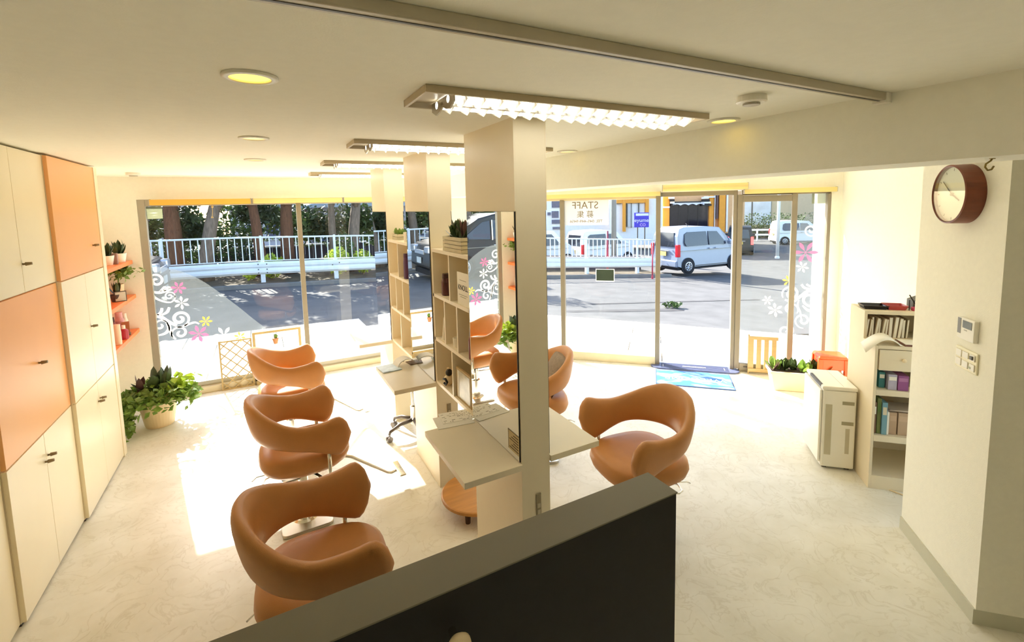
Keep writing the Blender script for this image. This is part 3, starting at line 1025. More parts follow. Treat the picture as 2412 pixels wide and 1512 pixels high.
# white building left of the poster, glassy building and hedge on the right
P3 = backdrop(1310, 37.0); P3.z = -0.8
wb = thing('white_building', 'white block with dark windows seen left of the staff poster', 'building', P3, BR)
a0 = on_plane(1280, 560, P3); a1 = on_plane(1437, 560, P3)
B('wall', SHOPW, a0[0], a1[0], 0, 1.5, 0, 7.0, wb)
for (x0, y0, x1, y1) in ((1300, 472, 1322, 489), (1300, 497, 1316, 513), (1300, 517, 1320, 527), (1302, 534, 1322, 540), (1290, 500, 1297, 507), (1340, 490, 1370, 520), (1390, 490, 1425, 520)):
    f = panel('window', HFR, wb, P3, x0 - 1, y0 - 1, x1 + 1, y1 + 1, 0.1)
    panel('pane', HWIN, wb, P3, x0, y0, x1, y1, 0.06, 0.1)
P4 = backdrop(1800, 46.0); P4.z = -1.4
gb = thing('office_building', 'beige office with a wide dark-framed window behind the hedge', 'building', P4, BR)
a0 = on_plane(1740, 560, P4); a1 = on_plane(1990, 560, P4)
BEIGE = mat('beige_wall', (196, 178, 146), 0.85, var=0.04)
B('wall', BEIGE, a0[0], a1[0], 0, 5, 0, 8, gb)
panel('window_frame', DARKG, gb, P4, 1738, 471, 1817, 530, 0.1)
panel('pane', mat('sky_glass', (196, 206, 214), 0.1, var=0.2, scale=1.0), gb, P4, 1740, 474, 1769, 530, 0.06, 0.1)
panel('pane', mat('sky_glass', (196, 206, 214), 0.1), gb, P4, 1771, 474, 1815, 530, 0.06, 0.1)
ph = backdrop(1800, 42.0)
hd = thing('hedge', 'dark green clipped hedge in front of the beige office', 'hedge', ph, BR)
rnd = random.Random(99)
B('stem_row', BARK, -3.2, 4.2, -0.05, 0.05, -0.2, 0.9, hd)
o = leaf_cloud(3500, lambda: Vector((rnd.uniform(-3.4, 4.4), rnd.uniform(-0.4, 0.4), rnd.uniform(0.0, 1.85 + 0.4 * math.sin(rnd.uniform(0, 6))))), 0.1, rnd).build('foliage', TLEAF, hd)
o['kind'] = 'stuff'
make_tree(27.0, 12.2, 0.5, 0.2, 'bright green street tree beyond the right window panel', BARK, BLEAF, seed=77, hgt=5.0, low=1.5)
pg = backdrop(1790, 39.0)
gf = thing('road_barrier', 'low white road barrier in front of the hedge', 'railing', pg, BR)
for h in (0.45, 0.85):
    B('rail', RWHITE, -3.0, 2.6, -0.03, 0.03, h, h + 0.14, gf)
p_ = B('post', RWHITE, -2.9, -2.8, -0.03, 0.05, -0.1, 1.0, gf)
for k in range(1, 5):
    clone(p_, gf, (k * 1.3, 0, 0))
ew = thing('outer_pillar', 'sunlit white pillar outside the right end of the entrance front', 'pillar', OE + D45 * 4.60 + N45 * 0.62 + Vector((0, 0, -0.35)), R45)
B('shaft', SHOPW, 0.075, 0.20, 0, 0.12, 0, 3.2, ew, bevel=0.01)
B('foot', SHOPW, 0.05, 0.225, -0.03, 0.15, 0, 0.1, ew, bevel=0.01)
# ------------------------------------------------------------------ ceiling things
trk = thing('curtain_track', 'long bronze track running across the ceiling to the beam', 'track')
B('rail', mat('track_bronze', (196, 186, 164), 0.45, 0.0), -1.45, 2.12, 0.917, 0.958, CH - 0.028, CH, trk, bevel=0.003)
B('groove', DARKG, -1.45, 2.12, 0.935, 0.943, CH - 0.0295, CH - 0.026, trk)
B('end_cap', WHITEP, 2.085, 2.12, 0.912, 0.963, CH - 0.038, CH, trk, bevel=0.003)
LAMPW = mat('lamp_white', (196, 180, 150), 0.4, var=0.01)
BLADE = mat('louver_white', (252, 250, 242), 0.25, var=0.01)
def louver_light(loc, label, group=None):
    t = thing('louver_light', label, 'ceiling light', loc, 0, 'louver lights over the mirror stations')
    L, W, D = 1.31, 0.255, 0.025
    b = MB()
    b.box(0, L, 0, 0.012, -D, 0); b.box(0, L, W - 0.012, W, -D, 0)
    b.box(0, 0.012, 0.012, W - 0.012, -D, 0); b.box(L - 0.012, L, 0.012, W - 0.012, -D, 0)
    b.box(0.012, L - 0.012, 0.012, W - 0.012, -0.006, 0)
    b.build('housing', LAMPW, t, bevel=0.002)
    for y in (0.07, W - 0.07):
        MB().tube([(0.10, y, -0.024), (L - 0.06, y, -0.024)], 0.013, 12).build('tube', TUBE, t, smooth=True)
    e = MB().prism([(0.018, -0.01), (W - 0.018, -0.01), (W - 0.018, -0.04), (W - 0.06, -0.058), (W * 0.62, -0.052), (W / 2, -0.04), (W * 0.38, -0.052), (0.06, -0.058), (0.018, -0.04)], 0.10, 0.106, 'x')
    e.build('end_plate', STEEL, t)
    B('centre_rib', STEEL, 0.1, L - 0.06, W / 2 - 0.012, W / 2 + 0.012, -0.034, -0.022, t)
    bl = MB()
    y0, y1 = 0.016, W - 0.016
    bot = []
    n = 12
    for k in range(n + 1):
        y = y0 + (y1 - y0) * k / n
        bot.append((y, -0.052 + 0.022 * abs(2 * ((2 * k / n) % 1.0) - 1)))
    T = [bl.bm.verts.new((-0.011, y, -0.012)) for y, z in bot]
    T2 = [bl.bm.verts.new((0.011, y, -0.012)) for y, z in bot]
    Bt = [bl.bm.verts.new((0, y, z)) for y, z in bot]
    for k in range(n):
        bl.bm.faces.new((T[k], T[k + 1], Bt[k + 1], Bt[k]))
        bl.bm.faces.new((T2[k + 1], T2[k], Bt[k], Bt[k + 1]))
    bo_ = bl.build('louver_blade', BLADE, t)
    bo_.location = (0.15, 0, 0)
    for k in range(1, 17):
        clone(bo_, t, (0.15 + k * 0.0675, 0, 0))
    return t
l0 = louver_light((0.49, 1.465, CH), 'nearest twin tube louver light on the ceiling, before the first mirror station')
for loc, lb in (((0.49, 2.73, CH), 'second louver light from the camera, behind the first mirror station'),
                ((0.475, 3.95, CH), 'third louver light from the camera, over the far stations'),
                ((0.49, 5.17, CH), 'farthest louver light, close to the front window')):
    dup(l0, loc, 0, lb)
dup(l0, (0.49, -1.2, CH), 0, 'added louver light behind the camera, unseen, brightening the near ceiling')  # added unseen copy, only there to lift the foreground ceiling brightness
def downlight(loc, label, m):
    t = thing('downlight', label, 'ceiling light', loc, 0, 'round downlights')
    MB().lathe_closed([(0.052, -0.001), (0.074, 0.0), (0.074, -0.006), (0.056, -0.009)], n=36).build('trim_ring', WHITEP, t, smooth=True)
    MB().lathe([(0.0, -0.002), (0.053, -0.002), (0.053, -0.0005), (0, -0.0005)], n=32).build('lamp', m, t)
    return t
downlight((0.005, 1.585, CH), 'nearest glowing yellow downlight left of the louver light', DOWN)
downlight((0.005, 2.86, CH), 'second downlight in the left row, middle of the three', DOWN2)
downlight((0.005, 4.02, CH), 'third and faintest downlight in the left row', DOWN2)
downlight((2.01, 1.555, CH), 'downlight beside the ceiling beam, below the smoke alarm', DOWN)
downlight((2.015, 2.87, CH), 'far downlight beside the beam, right of the first station', DOWN2)
def smoke(loc, label, s=1.0):
    t = thing('smoke_alarm', label, 'smoke alarm', loc, 0)
    MB().lathe([(0.052 * s, 0), (0.054 * s, -0.022), (0.046 * s, -0.026), (0, -0.026)], n=28).build('base', WHITEP, t, smooth=False)
    MB().lathe([(0.03 * s, -0.024), (0.03 * s, -0.034), (0, -0.036)], n=20).build('sensor', GREYP, t)
smoke((1.66, 1.165, CH), 'round smoke alarm on the ceiling near the bronze track')
smoke((-1.0, 5.55, CH), 'pale smoke alarm on the ceiling above the left window', 1.1)
hk = thing('ceiling_hook', 'small brass hook screwed under the ceiling beam near the clock', 'hook', (2.215, 0.662, 2.125), math.radians(-20))
hk.scale = (1.35, 1.35, 1.35)
BRASS = mat('brass', (150, 130, 74), 0.35, 0.8)
MB().tube([(0.012, 0, 0.0), (0.008, 0, -0.006), (-0.006, 0, -0.014), (-0.008, 0, -0.022), (0.0, 0, -0.030), (0.012, 0, -0.028), (0.018, 0, -0.020)], 0.0022, 8).build('hook', BRASS, hk, smooth=True)
MB().lathe([(0.006, 0), (0.006, -0.002), (0, -0.002)], (0.012, 0, 0), 12).build('rose', BRASS, hk)

# ------------------------------------------------------------------ blinds
def blind(name, label, loc, rz, L, m, h=0.055, d=0.05, cord=False):
    t = thing(name, label, 'blind', loc, rz, 'yellow blinds')
    MB().tube([(0.01, 0, 0), (L - 0.01, 0, 0)], h * 0.45, 14).build('roll', m, t, smooth=True)
    B('valance', m, 0.0, L, -d / 2 - 0.004, -d / 2, -h / 2, h / 2, t, bevel=0.003)
    for x in (-0.006, L - 0.004):
        B('bracket', STEEL, x, x + 0.010, -d / 2, d / 2, -h / 2, h / 2 + 0.004, t)
    if cord:
        MB().tube([(0.545, -0.01, -h / 2), (0.545, -0.01, -0.10), (0.537, -0.01, -0.165)], 0.0035, 6).build('pull_cord', WOODC, t)
        MB().ball((0.545, -0.01, -0.055), 0.013).build('pull_bead', WOODC, t, smooth=True)
        MB().lathe([(0.004, -0.155), (0.014, -0.178), (0, -0.178)], (0.537, -0.01, 0), 10).build('pull_knob', WOODC, t)
    return t
blind('roller_blind', 'amber rolled-up blind at the left end of the front window', (-0.985, 6.09, 2.124), 0, 0.915, OBLIND, 0.058, cord=True)
blind('roller_blind', 'pale yellow rolled-up blind in the middle of the front window', (-0.045, 6.09, 2.124), 0, 0.955, YBLIND, 0.055)
blind('roller_blind', 'pale yellow rolled-up blind at the right of the front window, partly behind the stations', (0.935, 6.09, 2.124), 0, 0.97, YBLIND, 0.055)
def ent(s, y, z):
    return OE + D45 * s + N45 * y + Vector((0, 0, z))
blind('roller_blind', 'yellow rolled-up blind over the window with the staff poster', ent(1.1, -0.035, 2.105), R45, 1.755, YBLIND, 0.05)
blind('roller_blind', 'thick yellow blind housing over the open entrance door', ent(2.88, -0.09, 2.165), R45, 0.905, YBLIND, 0.07)
blind('roller_blind', 'yellow rolled-up blind over the right sliding door panel', ent(3.76, -0.035, 2.10), R45, 0.90, YBLIND, 0.05)

# ------------------------------------------------------------------ partition
pt = thing('partition', 'black half-height partition with a grey top in the foreground', 'partition', (-0.75, 0.873, 0))
B('panel', BLACK, 0.004, 1.718, 0.002, 0.112, 0, 1.196, pt)
B('top_cap', CAPG, 0, 1.722, 0, 0.114, 1.196, 1.2, pt, bevel=0.001)
kn = thing('coat_hook', 'cream egg-shaped coat hook on the black partition', 'knob', (0.302, 0.873, 1.106))
kn.scale = (1.2, 1.1, 1.2)
MB().tube([(0, 0.006, 0), (0, -0.03, 0)], 0.007, 10).build('stem', CHROME, kn)
MB().lathe([(0, -0.055), (0.012, -0.052), (0.021, -0.042), (0.022, -0.034), (0.014, -0.024), (0, -0.022)], n=20, axis='y').build('head', POTC, kn, smooth=True)

# ------------------------------------------------------------------ wall cabinets on the left
def cabinet(name, label, y0, y1, z0, z1, xf, m, two, handles, plinth=False):
    t = thing(name, label, 'cabinet', (xf, y0, z0), 0, 'cabinet wall on the left')
    W = y1 - y0; Hh = z1 - z0
    zz = 0.0
    if plinth:
        B('plinth', DARKG, -0.32, -0.02, 0.0, W, 0.0, 0.012, t)
        zz = 0.012
    B('carcass', CABW, -0.325, -0.02, 0.0, W, zz, Hh, t)
    g = 0.0015
    parts = [(0.002, W / 2 - g), (W / 2 + g, W - 0.002)] if two else [(0.002, W - 0.002)]
    ds = [B('door', m, -0.02, 0.0, a, c, zz + 0.003, Hh - 0.003, t, bevel=0.0015) for a, c in parts]
    for (di, y, z) in handles:
        b = MB().tube([(0.0, y, z), (0.012, y, z)], 0.006, 10)
        b.tube([(0.012, y, z), (0.038, y, z + 0.002)], [0.0105, 0.008], 10)
        b.build('handle', mat('pewter', (150, 132, 100), 0.4, 0.3), ds[di], smooth=True)
    return t
T3 = CH - 0.012
A_, B_, C_ = (2.10, 3.02), (3.025, 3.905), (3.91, 4.82)
XA, XB, XC = -1.164, -1.142, -1.12
def wv(c): return c[1] - c[0]
cabinet('wall_cabinet', 'white bottom cabinet at the left edge of the photo, nearest the camera', *A_, 0.0, 0.795, XA, CABW, True, [(0, wv(A_) / 2 - 0.025, 0.66), (1, wv(A_) / 2 + 0.025, 0.66)], True)
cabinet('wall_cabinet', 'white middle cabinet at the extreme left edge, only a sliver visible', *A_, 0.797, 1.592, XA, CABW, True, [(0, wv(A_) / 2 - 0.02, 0.12)])
cabinet('wall_cabinet', 'white top cabinet nearest the camera, out of frame at left', *A_, 1.594, T3, XA, CABW, True, [(0, wv(A_) / 2 - 0.02, 0.12)])
cabinet('wall_cabinet', 'white bottom cabinet with a pair of pegs under the large orange door', *B_, 0.0, 0.795, XB, CABW, True, [(0, wv(B_) / 2 - 0.022, 0.64), (1, wv(B_) / 2 + 0.022, 0.66)], True)
cabinet('wall_cabinet', 'orange cabinet in the middle row, left of the white two-door one', *B_, 0.797, 1.592, XB, CABO, False, [(0, wv(B_) * 0.56, 0.39)])
cabinet('wall_cabinet', 'white two-door cabinet in the top row, left of the orange one', *B_, 1.594, T3, XB, CABW, True, [(1, wv(B_) / 2 + 0.012, 0.155)])
cabinet('wall_cabinet', 'white bottom cabinet farthest from the camera beside the potted ivy', *C_, 0.0, 0.795, XC, CABW, True, [(0, wv(C_) / 2 - 0.022, 0.655), (1, wv(C_) / 2 + 0.022, 0.665)], True)
cabinet('wall_cabinet', 'white two-door cabinet in the middle row at the far end', *C_, 0.797, 1.592, XC, CABW, True, [(1, wv(C_) / 2 + 0.012, 0.41)])
cabinet('wall_cabinet', 'orange cabinet in the top row at the far end', *C_, 1.594, T3, XC, CABO, False, [(0, wv(C_) * 0.78, 0.185)])
tag(B('end_panel', CABW, -1.445, -1.115, 4.822, 4.90, 0.0, T3, bevel=0.002), 'tall white end panel closing the cabinet wall by the orange shelves', 'panel')

# ------------------------------------------------------------------ plant helpers
def leaf_mesh(m, L=0.1, W=0.025, curl=0.3, n=4):
    b = MB()
    rows = []
    for i in range(n + 1):
        f = i / n
        wd = W * math.sin(PI * min(0.97, 0.12 + 0.88 * f)) ** 0.7 if i < n else 0.0
        x = L * f * math.cos(curl * f); z = L * f * math.sin(curl * f) * 1.0 - 0.35 * L * curl * f * f
        if i < n:
            rows.append([b.bm.verts.new((x, -wd, z + wd * 0.35)), b.bm.verts.new((x, 0, z)), b.bm.verts.new((x, wd, z + wd * 0.35))])
        else:
            rows.append([b.bm.verts.new((x, 0, z))])
    for a, c in zip(rows, rows[1:]):
        if len(c) == 3:
            b.bm.faces.new((a[0], a[1], c[1], c[0])); b.bm.faces.new((a[1], a[2], c[2], c[1]))
        else:
            b.bm.faces.new((a[0], a[1], c[0])); b.bm.faces.new((a[1], a[2], c[0]))
    me = bpy.data.meshes.new('leaf')
    b.bm.to_mesh(me); b.bm.free()
    for f in me.polygons: f.use_smooth = True
    me.materials.append(m)
    return me
LM = {}
def leaves(parent, c, n, L, W, m, rnd, spread=0.0, tilt=(20, 75), ry=0.0):
    key = (m.name, round(L, 3), round(W, 3))
    if key not in LM: LM[key] = leaf_mesh(m, L, W, 0.5)
    for k in range(n):
        o = bpy.data.objects.new('leaf', LM[key])
        COL.objects.link(o); o.parent = parent
        a = 2 * PI * k / n * 2.4 + rnd.uniform(-0.3, 0.3)
        el = math.radians(rnd.uniform(*tilt))
        o.location = (c[0] + rnd.uniform(-spread, spread), c[1] + rnd.uniform(-1, 1) * (ry or spread), c[2])
        o.rotation_euler = (rnd.uniform(-0.3, 0.3), -el, a)
        s = rnd.uniform(0.75, 1.15)
        o.scale = (s, s, s)
def pot(parent, m, r0, r1, h, name='pot', soil=True):
    MB().lathe([(r0, 0), (r1, h), (r1 * 0.93, h), (r1 * 0.9, h * 0.86), (0, h * 0.86)], n=24).build(name, m, parent, smooth=False, bevel=0.002)
def ivy(parent, n, sampler, size, m, rnd, name='ivy_leaves'):
    b = MB()
    for _ in range(n):
        c = sampler()
        a = Vector((rnd.gauss(0, 0.7), rnd.gauss(0, 0.7), rnd.gauss(0.8, 0.6))).normalized()
        u = a.orthogonal().normalized(); v = a.cross(u)
        th = rnd.random() * 6.28
        u, v = u * math.cos(th) + v * math.sin(th), v * math.cos(th) - u * math.sin(th)
        s = size * rnd.uniform(0.7, 1.4)
        P = [c - u * s, c - u * 0.2 * s + v * 0.75 * s + a * 0.15 * s, c + u * s, c - u * 0.2 * s - v * 0.75 * s + a * 0.15 * s]
        vs = [b.bm.verts.new(p) for p in P]
        b.bm.faces.new((vs[0], vs[1], vs[2])); b.bm.faces.new((vs[0], vs[2], vs[3]))
    o = b.build(name, m, parent)
    o['kind'] = 'stuff'
    return o

# ------------------------------------------------------------------ orange wall shelves with plants and bottles
for z, lb in ((1.535, 'top orange wall shelf with succulents in white pots'), (1.178, 'middle orange wall shelf with the photo frame'), (0.815, 'lowest orange wall shelf with cosmetic bottles')):
    tag(B('wall_shelf', SHELFO, -1.452, -1.185, 4.96, 6.13, z - 0.038, z, bevel=0.002), lb, 'shelf', 'orange wall shelves')
rnd = random.Random(5)
def small_succulent(loc, label, r, h, potm, n, L, W, lm, grp=None):
    t = thing('potted_succulent', label, 'plant', loc, 0, grp)
    pot(t, potm, r * 0.72, r, h)
    leaves(t, (0, 0, h * 0.85), n, L, W, lm, rnd, r * 0.4, (30, 80))
    return t
small_succulent((-1.245, 5.93, 1.535), 'spiky dark succulent in a white pot on the top orange shelf', 0.06, 0.09, POTW, 22, 0.145, 0.02, LEAFD)
small_succulent((-1.285, 5.66, 1.535), 'succulent in a white pot half hidden by the cabinet on the top shelf', 0.06, 0.09, POTW, 18, 0.14, 0.02, LEAFD)
tag(B('wooden_block', mat('mauve_wood', (160, 122, 108), 0.6, var=0.08), -1.262, -1.215, 5.70, 5.74, 1.535, 1.64, bevel=0.004), 'mauve-brown block between two white pots on the top orange shelf', 'block')
tv = thing('trailing_plant', 'light green trailing plant hanging over the middle orange shelf', 'plant', (-1.30, 6.02, 1.178))
pot(tv, POTC, 0.04, 0.05, 0.13)
MB().tube([(0, 0, 0.1), (0.02, -0.01, 0.25)], 0.006, 6).build('stem', LEAFM, tv)
ivy(tv, 170, lambda: Vector((rnd.gauss(0.03, 0.055), rnd.gauss(-0.02, 0.05), rnd.gauss(0.255, 0.03))), 0.024, LEAFM, rnd, 'foliage')
small_succulent((-1.255, 5.70, 1.178), 'dark leaning succulent behind the photo frame on the middle shelf', 0.045, 0.07, mat('dark_pot', (70, 60, 56), 0.6), 12, 0.13, 0.015, LEAFD)
pf_ = thing('photo_frame', 'small pale photo frame standing on the middle orange shelf', 'frame', (-1.215, 5.68, 1.178), math.radians(18))
B('frame', DARKG, -0.045, 0.045, -0.004, 0.004, 0, 0.10, pf_)
B('print', mat('pale_print', (206, 210, 196), 0.5), -0.039, 0.039, -0.006, -0.004, 0.008, 0.092, pf_)
B('strut', DARKG, -0.006, 0.006, 0.004, 0.04, 0.0, 0.06, pf_)
def bottle(name, label, loc, r, h, m, capm, grp='cosmetics on the lowest orange shelf', neck=0.45, caph=0.25, rz=0):
    t = thing(name, label, 'bottle', loc, rz, grp)
    MB().lathe([(r * 0.92, 0), (r, 0.006), (r, h * 0.62), (r * neck, h * (1 - caph)), (0, h * (1 - caph))], n=18).build('body', m, t, smooth=False, bevel=0.002)
    MB().lathe([(r * neck * 1.05, h * (1 - caph)), (r * neck, h), (0, h)], n=16).build('cap', capm, t)
    return t
PINKB = mat('pink_bottle', (226, 170, 172), 0.35, var=0.04)
REDB = mat('red_bottle', (176, 36, 54), 0.3, var=0.06)
CREAMB = mat('cream_bottle', (234, 214, 186), 0.4, var=0.03)
BROWNB = mat('brown_bottle', (128, 66, 52), 0.35, var=0.08)
bottle('cosmetic_bottle', 'tall cream tube nearest the cabinet on the lowest shelf', (-1.215, 5.44, 0.815), 0.028, 0.19, CREAMB, CREAMB, neck=0.9)
bottle('cosmetic_bottle', 'second cream tube on the lowest orange shelf', (-1.235, 5.53, 0.815), 0.026, 0.17, CREAMB, POTW, neck=0.8)
bottle('cosmetic_bottle', 'red cone-shaped bottle with a white cap on the lowest shelf', (-1.215, 5.66, 0.815), 0.036, 0.135, REDB, POTW, neck=0.4)
bottle('cosmetic_bottle', 'large pink pump bottle at the back of the lowest shelf', (-1.30, 5.93, 0.815), 0.042, 0.22, PINKB, PINKB, neck=0.7)
bottle('cosmetic_bottle', 'white capped bottle right of the pink one', (-1.28, 6.04, 0.815), 0.026, 0.19, POTW, POTW, neck=0.7)
bottle('cosmetic_bottle', 'small dark brown bottle left of the pink pump bottle', (-1.335, 5.84, 0.815), 0.03, 0.19, BROWNB, mat('dark_cap', (70, 30, 26), 0.4), neck=0.6)
st_ = thing('display_stand', 'brown angled display stand at the window end of the lowest shelf', 'stand', (-1.24, 5.86, 0.815), math.radians(10))
MB().prism([(-0.05, 0), (0.05, 0), (0.012, 0.13), (-0.012, 0.13)], -0.03, 0.03, 'x').build('panel', mat('tan_card', (168, 104, 66), 0.6), st_)
B('base', mat('grey_card', (110, 100, 96), 0.6), -0.035, 0.035, -0.055, 0.055, 0, 0.012, st_)

# ------------------------------------------------------------------ big potted plant on the floor at left
pp = thing('potted_plant', 'ivy and dark-leaved plant in a round cream pot on the floor by the cabinets', 'plant', (-0.965, 5.42, 0))
MB().lathe([(0.112, 0), (0.118, 0.02), (0.155, 0.235), (0.162, 0.25), (0.148, 0.25), (0.142, 0.21), (0, 0.21)], n=32).build('pot', POTC, pp, smooth=False, bevel=0.003)
ivy(pp, 620, lambda: (lambda a, r: Vector((math.cos(a) * r * 1.08, math.sin(a) * r, 0.34 - 0.45 * max(0, r - 0.13) + rnd.gauss(0, 0.035))))(rnd.uniform(0, 6.28), 0.31 * rnd.random() ** 0.5), 0.035, LEAFM, rnd)
ivy(pp, 110, lambda: Vector((rnd.gauss(0.19, 0.05), rnd.gauss(-0.02, 0.06), rnd.gauss(0.37, 0.04))), 0.034, LEAFL, rnd, 'bright_leaves')
ivy(pp, 120, lambda: Vector((rnd.gauss(-0.2, 0.04), rnd.gauss(-0.22, 0.05), rnd.gauss(0.17, 0.08))), 0.03, LEAFM, rnd, 'trailing_leaves')
leaves(pp, (0.0, 0.02, 0.34), 9, 0.22, 0.05, LEAFD, rnd, 0.07, (25, 80))
leaves(pp, (-0.1, 0.0, 0.34), 4, 0.2, 0.035, LEAFP, rnd, 0.05, (30, 75))
leaves(pp, (0.07, 0.02, 0.34), 5, 0.21, 0.055, LEAFD, rnd, 0.05, (30, 85))

# ------------------------------------------------------------------ lattice and white frame at the front window
lt = thing('lattice_panel', 'small cream wooden lattice panel leaning at the front window', 'lattice', (-0.495, 6.075, 0.0))
W_, H_ = 0.325, 0.565
for (x0, x1, z0, z1) in ((0, W_, 0, 0.016), (0, W_, H_ - 0.016, H_), (0, 0.016, 0.016, H_ - 0.016), (W_ - 0.016, W_, 0.016, H_ - 0.016)):
    B('frame_bar', WOODC, x0, x1, 0, 0.016, z0, z1, lt)
def slat(x0, z0, x1, z1, y):
    d = Vector((x1 - x0, 0, z1 - z0)); L = d.length; d.normalize(); nrm = Vector((-d.z, 0, d.x)) * 0.0055
    a, c = Vector((x0, 0, z0)), Vector((x1, 0, z1))
    ps = []
    for yy in (y, y + 0.006):
        for q in (a - nrm, c - nrm, c + nrm, a + nrm):
            ps.append((q.x, yy, q.z))
    MB().hexa(ps).build('slat', WOODC, lt)
stp = 0.115
for sgn in (1, -1):
    k = -6
    while k < 10:
        c = k * stp
        # line z = c + sgn*(x) clipped to the frame
        pts = []
        x0, x1 = 0.012, W_ - 0.012
        za, zb_ = (c + 1.0 * x0, c + 1.0 * x1) if sgn > 0 else (c + 1.0 * (W_ - x0), c + 1.0 * (W_ - x1))
        lo, hi = 0.012, H_ - 0.012
        def clipz(x, z, xo, zo):
            if z < lo: return (x + (xo - x) * (lo - z) / (zo - z), lo)
            if z > hi: return (x + (xo - x) * (hi - z) / (zo - z), hi)
            return (x, z)
        if max(za, zb_) > lo + 0.02 and min(za, zb_) < hi - 0.02:
            p = clipz(x0, za, x1, zb_); q = clipz(x1, zb_, x0, za)
            slat(p[0], p[1], q[0], q[1], 0.002 if sgn > 0 else 0.008)
        k += 1
fr = thing('plant_rack', 'cream open rectangular frame standing at the front window behind the far chair', 'frame', (-0.16, 6.06, 0.0))
for (x0, x1, z0, z1) in ((0, 0.51, 0.595, 0.622), (0, 0.028, 0.05, 0.595), (0.482, 0.51, 0.05, 0.595), (0, 0.51, 0.05, 0.08), (0.01, 0.05, 0, 0.05), (0.46, 0.50, 0, 0.05)):
    B('frame_bar', WOODC, x0, x1, 0, 0.03, z0, z1, fr, bevel=0.002)
hp = thing('hanging_pot', 'tiny plant in a terracotta pot hanging in the cream frame', 'plant', (0.075, 6.055, 0.462))
MB().lathe([(0.02, 0), (0.032, 0.055), (0.035, 0.055), (0.035, 0.068), (0.028, 0.068), (0, 0.06)], n=18).build('pot', TERRA, hp)
MB().tube([(-0.012, 0.0, 0.06), (-0.012, 0.012, 0.16)], 0.0025, 5).build('hanger', DARKG, hp)
MB().tube([(0.012, 0.0, 0.06), (0.012, 0.012, 0.16)], 0.0025, 5).build('hanger', DARKG, hp)
leaves(hp, (0, 0, 0.065), 14, 0.055, 0.012, LEAFM, rnd, 0.015, (5, 80))

# ------------------------------------------------------------------ mirror stations
def plate(parent, x, y, z0, z1, m):
    f = B('outlet_plate', mat('outlet_grey', (150, 138, 112), 0.5), x - 0.014, x + 0.014, y - 0.006, y, z0, z1, parent, bevel=0.002)
    for k in range(2):
        B('socket', mat('outlet_light', (196, 186, 160), 0.5), x - 0.008, x + 0.008, y - 0.008, y - 0.005, z0 + 0.012 + k * 0.032, z0 + 0.034 + k * 0.032, f)
def station(y0, y1, label):
    t = thing('mirror_station', label, 'styling station', (1.016, y0, 0), 0, 'mirror stations down the middle')
    L = y1 - y0; Wd = 0.157
    B('post', CREAM, 0.0, Wd, 0, L, 0, CH, t, bevel=0.001)
    for x in (-0.005, Wd):
        fm = B('mirror', MIRROR, x, x + 0.005, 0.012, L, 0.79, 1.975, t)
        xe = x - 0.0005
        B('mirror_edge', BLACK, x - 0.0004, x + 0.0054, 0.006, 0.012, 0.79, 1.975, fm)
        B('header_panel', CREAM, x - 0.001 if x < 0 else x, x + 0.005 if x < 0 else x + 0.006, 0, L, 1.977, CH, t)
    B('tabletop', CREAM, -0.296, -0.001, -0.012, L - 0.008, 0.756, 0.786, t, bevel=0.0015)
    B('tabletop', CREAM, Wd + 0.001, Wd + 0.296, -0.012, L - 0.008, 0.756, 0.786, t, bevel=0.0015)
    plate(t, 0.088, 0.0, 0.495, 0.61, CREAM)
    return t
station(1.85, 2.41, 'nearest cream mirror station with the price sticker on its mirror')
station(3.07, 3.63, 'middle cream mirror station between the two cube shelves')
station(4.30, 4.84, 'farthest cream mirror station by the front window')

def cube_shelf(y0, y1, label):
    t = thing('cube_shelf', label, 'shelf', (1.018, y0, 0.78), 0, 'cube shelves between the stations')
    L = y1 - y0; D = 0.15
    zs = [0.0, 0.312, 0.618, 0.925]
    SB = CREAM
    for z in zs:
        B('board', SB, 0, D, 0, L, z, z + 0.022, t)
    B('side_panel', SB, 0, D, 0, 0.02, 0.022, 0.925, t)
    B('side_panel', SB, 0, D, L - 0.02, L, 0.022, 0.925, t)
    B('back_panel', CREAM, D - 0.006, D, 0.02, L - 0.02, 0.022, 0.925, t)
    for z0, z1, cols in ((0.022, 0.312, 2), (0.334, 0.618, 3), (0.64, 0.925, 2)):
        for k in range(1, cols):
            y = L * k / cols
            B('divider', SB, 0, D - 0.006, y - 0.008, y + 0.008, z0, z1, t)
    return t
cube_shelf(2.414, 3.066, 'nearer cream cube shelf with the square plant box on top')
cube_shelf(3.634, 4.296, 'farther cream cube shelf with a small plant box on top')
ZR1, ZR2, ZR3, ZT = 0.802, 1.114, 1.42, 1.727     # standing heights of the rows
bottle('hair_bottle', 'dark plum bottle in the upper left cell of the nearer cube shelf', (1.07, 2.93, ZR3), 0.034, 0.145, mat('plum', (84, 40, 44), 0.25), mat('plum_cap', (58, 26, 30), 0.3), 'bottles in the cube shelves', neck=0.8, caph=0.2)
cd = thing('sign_card', 'white card with black lettering KNOLL in the nearer cube shelf', 'card', (1.034, 2.545, ZR3), 0)
B('card', PAPER, -0.004, 0.004, -0.09, 0.09, 0, 0.195, cd)
text('lettering', 'KNOLL', 0.046, INK, cd, (-0.0045, 0.0, 0.105), (PI / 2, 0, -PI / 2))
for k, (w_, z) in enumerate(((0.10, 0.148), (0.13, 0.06), (0.09, 0.048))):
    B('print_line', INKG, -0.0046, -0.004, -w_ / 2, w_ / 2, z, z + 0.003, cd)
cn = thing('white_cone', 'slim white cone in the middle row of the nearer cube shelf', 'ornament', (1.055, 2.955, ZR2))
MB().lathe([(0.022, 0), (0.02, 0.012), (0.006, 0.15), (0, 0.153)], n=16).build('cone', POTW, cn, smooth=True)
